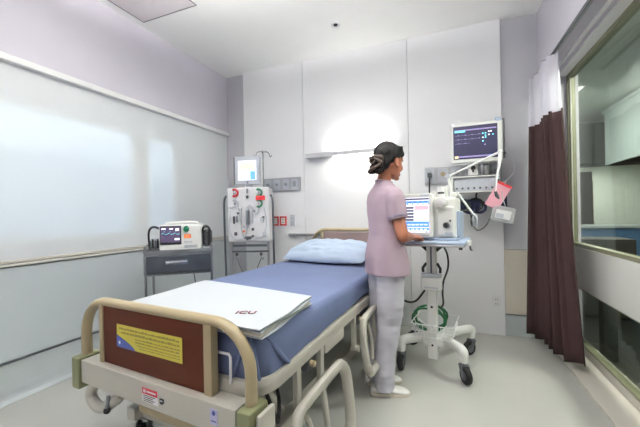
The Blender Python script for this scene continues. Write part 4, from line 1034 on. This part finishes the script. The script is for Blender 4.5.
# tunic
tm = MB()
rings = []
prof = [(.772, .138, .182, 0), (.81, .135, .180, 0), (.88, .128, .174, -.004), (.95, .117, .163, -.004), (1.02, .108, .152, .0), (1.10, .110, .150, .004), (1.18, .117, .158, .006), (1.24, .113, .166, .002), (1.285, .098, .165, -.004), (1.318, .080, .130, -.008), (1.345, .066, .090, -.009), (1.362, .055, .060, -.008), (1.372, .053, .055, -.007)]
for z, a, b_, cx in prof:
    g = max(0, (1.15-z)/.4)
    r = []
    for i in range(72):
        an = 2*PI*i/72; fo = 1+g*(.018*math.sin(5*an+z*5)+.014*math.sin(9*an-1+z*9))+.010*noise.noise(V((math.cos(an)*2, math.sin(an)*2, z*11)))
        c, s_ = math.cos(an), math.sin(an)
        r.append(V((cx+a*fo*abs(c)**.92*math.copysign(1, c), b_*fo*abs(s_)**.92*math.copysign(1, s_), z)))
    rings.append(r)
tm.loft(rings)
def sleeve(mb, s_, el):
    sh = V((-.002, s_*.138, 1.272)); d = (el-sh)
    c1 = sh+d*.30; c2 = sh+d*.60
    mb.tube([V((-.004, s_*.07, 1.285)), sh+V((0, s_*.002, -.002)), c1, c2], [.045, .060, .062, .060], n=28, smooth=4)
    return c2, d.normalized()
cuffs = []
for s_, el in ((-1, EL), (1, EL2)): cuffs.append(sleeve(tm, s_, el))
tm.remesh(.0055, 3, .5)
for v in tm.bm.verts:
    p = v.co; v.co += v.normal*(noise.noise(V((p.x*15, p.y*15, p.z*6)))*.0075+noise.noise(V((p.x*30, p.y*30, p.z*14+5)))*.0018)
part('tunic', tm, 'tunic', nurse, 'pale pink short sleeved tunic', ang=80)
for (c, d), s_ in zip(cuffs, (-1, 1)):
    part('sleeve_piping', MB().tube([c-d*.020+(d.orthogonal().normalized()*math.cos(a*PI/12)+d.cross(d.orthogonal().normalized())*math.sin(a*PI/12))*.0625 for a in range(24)], .0028, n=6, closed=True), 'piping', nurse, 'blue grey piping')
part('collar', MB().tube([V((-.008+.053*math.cos(a*PI/14), .055*math.sin(a*PI/14), 1.371-.010*math.cos(a*PI/14))) for a in range(28)], .006, n=8, closed=True), 'tunic', nurse)
# trousers
tr = MB()
for s_ in (-1, 1):
    rings = []
    for z, r, cx, cy in ((.86, .098, 0, .060), (.78, .092, -.004, .068), (.70, .087, -.006, .070), (.58, .084, -.010, .072), (.46, .076, -.012, .068), (.36, .072, -.026, .067), (.24, .065, -.042, .066), (.14, .063, -.052, .066), (.08, .065, -.055, .066), (.042, .069, -.054, .066)):
        q_ = []
        for i in range(48):
            an = 2*PI*i/48
            fo = 1+.02*math.sin(3*an+z*18)+.03*noise.noise(V((math.cos(an)*1.5, math.sin(an)*1.5+s_*3, z*12)))+(.03*math.sin(z*120+math.cos(an)*2) if z < .16 else 0)
            yo = (.012 if z < .5 else 0)
            q_.append(V((cx+r*fo*1.03*math.cos(an), s_*cy+yo+r*fo*.98*math.sin(an), z)))
        rings.append(q_)
    tr.loft(rings)
tr.loft([ell(0, 0, z, a, b_) for z, a, b_ in ((.72, .085, .15), (.78, .105, .165), (.90, .108, .160))])
tr.remesh(.0055, 3, .5)
for v in tr.bm.verts:
    p = v.co; k_ = 1.6 if p.z < .2 or .38 < p.z < .52 else .9
    v.co += v.normal*(noise.noise(V((p.x*14, p.y*14, p.z*16)))*.006*k_+noise.noise(V((p.x*8, p.y*8, p.z*34+5)))*.003*k_)
part('trousers', tr, 'trouser', nurse, 'white lilac tinted trousers', ang=80)
# shoes
for s_, fa, ox, oy in ((-1, -.26, -.058, -.055), (1, -.12, -.045, .082)):
    Lm = T(ox, oy, 0) @ rotm(0, 0, fa)
    sh = MB(); rg_ = []
    for x, hw, ht, zb in ((-.090, .012, .022, .02), (-.082, .030, .055, .012), (-.05, .037, .072, .010), (-.01, .038, .074, .010), (.03, .039, .066, .010), (.07, .043, .052, .010), (.11, .044, .042, .010), (.14, .036, .034, .010), (.158, .020, .024, .012), (.164, .006, .016, .014)):
        rg_.append([V((x, hw*math.cos(2*PI*i/24), zb+(ht-zb)*(.5+.5*math.sin(2*PI*i/24)))) for i in range(24)])
    sh.loft(rg_, mtx=Lm)
    s1 = part('shoe', sh, 'shoe', nurse, 'white slip-on shoe')
    sl = MB(); ol = [(-.092, 0), (-.085, .028), (-.05, .037), (.0, .037), (.05, .041), (.09, .046), (.13, .040), (.158, .022), (.168, 0), (.158, -.022), (.13, -.040), (.09, -.046), (.05, -.041), (.0, -.037), (-.05, -.037), (-.085, -.028)]
    sl.prism(ol, .0005, .020, bev=.004, mtx=Lm); part('sole', sl, 'sole', s1)
    part('strap', MB().tube([Lm @ V((.035, .040*math.cos(a), .016+.056*math.sin(a))) for a in [PI*i/10 for i in range(11)]], .005, n=8), 'shoe', s1)
    part('sock', MB().tube([Lm @ V((-.005, 0, .05)), Lm @ V((.0, 0, .11))], [.040, .040], n=18).ball(Lm @ V((.022, 0, .062)), (.03, .028, .018)), 'sock', nurse, 'pinkish sock')

# ------------------------------------------------------------------ light
def area(name, loc, rot, size, power, col, size_y=None, spread=PI):
    L_ = bpy.data.lights.new(name, 'AREA'); L_.energy = power; L_.color = col
    L_.shape = 'RECTANGLE'; L_.size = size; L_.size_y = size_y or size; L_.spread = spread
    o = bpy.data.objects.new(name, L_); COL.objects.link(o); o.location = loc; o.rotation_euler = rot; return o
for i, (x, y) in enumerate(FILL_LAMPS):  # output of the added fill panels, mostly thrown up at the ceiling
    area('fill_light_down', (x, y, H-.34), (0, 0, 0), .56, (5, 5, 2)[i], (1, .985, .97))
    area('fill_light_up', (x, y, H-.31), (PI, 0, 0), .56, (86, 40, 22)[i], (1, .985, .97))
area('wall_lamp_light_up', (-.87, YB-.058, 1.834), (PI-math.radians(22), 0, 0), .60, 3.2, (1, .98, .93), .05, math.radians(150))
area('wall_lamp_light_down', (-.87, YB-.060, 1.812), (0, 0, 0), .50, 4, (1, .97, .86), .05)
for x, y in CL_:
    area('corridor_light', (x, y, CZ-.06), (0, 0, PI/2 if x < 2 else 0), .6, 18 if (x, y) == CL_[3] else 75, (1, 1, .97), .2)
W = bpy.data.worlds.new('sky'); S.world = W; W.use_nodes = True
nt = W.node_tree; bg = nt.nodes['Background']
tc = nt.nodes.new('ShaderNodeTexCoord'); sp = nt.nodes.new('ShaderNodeSeparateXYZ'); cr = nt.nodes.new('ShaderNodeValToRGB')
nt.links.new(tc.outputs['Generated'], sp.inputs[0]); nt.links.new(sp.outputs['Z'], cr.inputs['Fac']); nt.links.new(cr.outputs['Color'], bg.inputs['Color'])
cr.color_ramp.elements[0].position = 0; cr.color_ramp.elements[0].color = (.66, .83, 1, 1)
cr.color_ramp.elements[1].position = .7; cr.color_ramp.elements[1].color = (.45, .70, 1, 1)
bg.inputs['Strength'].default_value = 1.4

# ------------------------------------------------------------------ camera
cd = bpy.data.cameras.new('camera'); cam = bpy.data.objects.new('camera', cd); COL.objects.link(cam)
yaw, pit, rol = .3751, -.0001, .0199
fw = V((-math.sin(yaw)*math.cos(pit), math.cos(yaw)*math.cos(pit), math.sin(pit)))
r_ = V((math.cos(yaw), math.sin(yaw), 0)); u_ = r_.cross(fw)
r2 = r_*math.cos(rol)-u_*math.sin(rol); u2 = r_*math.sin(rol)+u_*math.cos(rol)
cam.matrix_world = M(((r2.x, u2.x, -fw.x, 0), (r2.y, u2.y, -fw.y, 0), (r2.z, u2.z, -fw.z, 1.17), (0, 0, 0, 1)))
cd.sensor_width = 36; cd.lens = 319.586*36/640; cd.clip_start = .02
S.camera = cam
S.view_settings.view_transform = 'Standard'; S.view_settings.look = 'None'; S.view_settings.gamma = 1
S.view_settings.use_curve_mapping = False; S.view_settings.exposure = 0.27
S.cycles.use_denoising = True
S.cycles.max_bounces = 10; S.cycles.diffuse_bounces = 6; S.cycles.transparent_max_bounces = 16
S.cycles.sample_clamp_indirect = 6
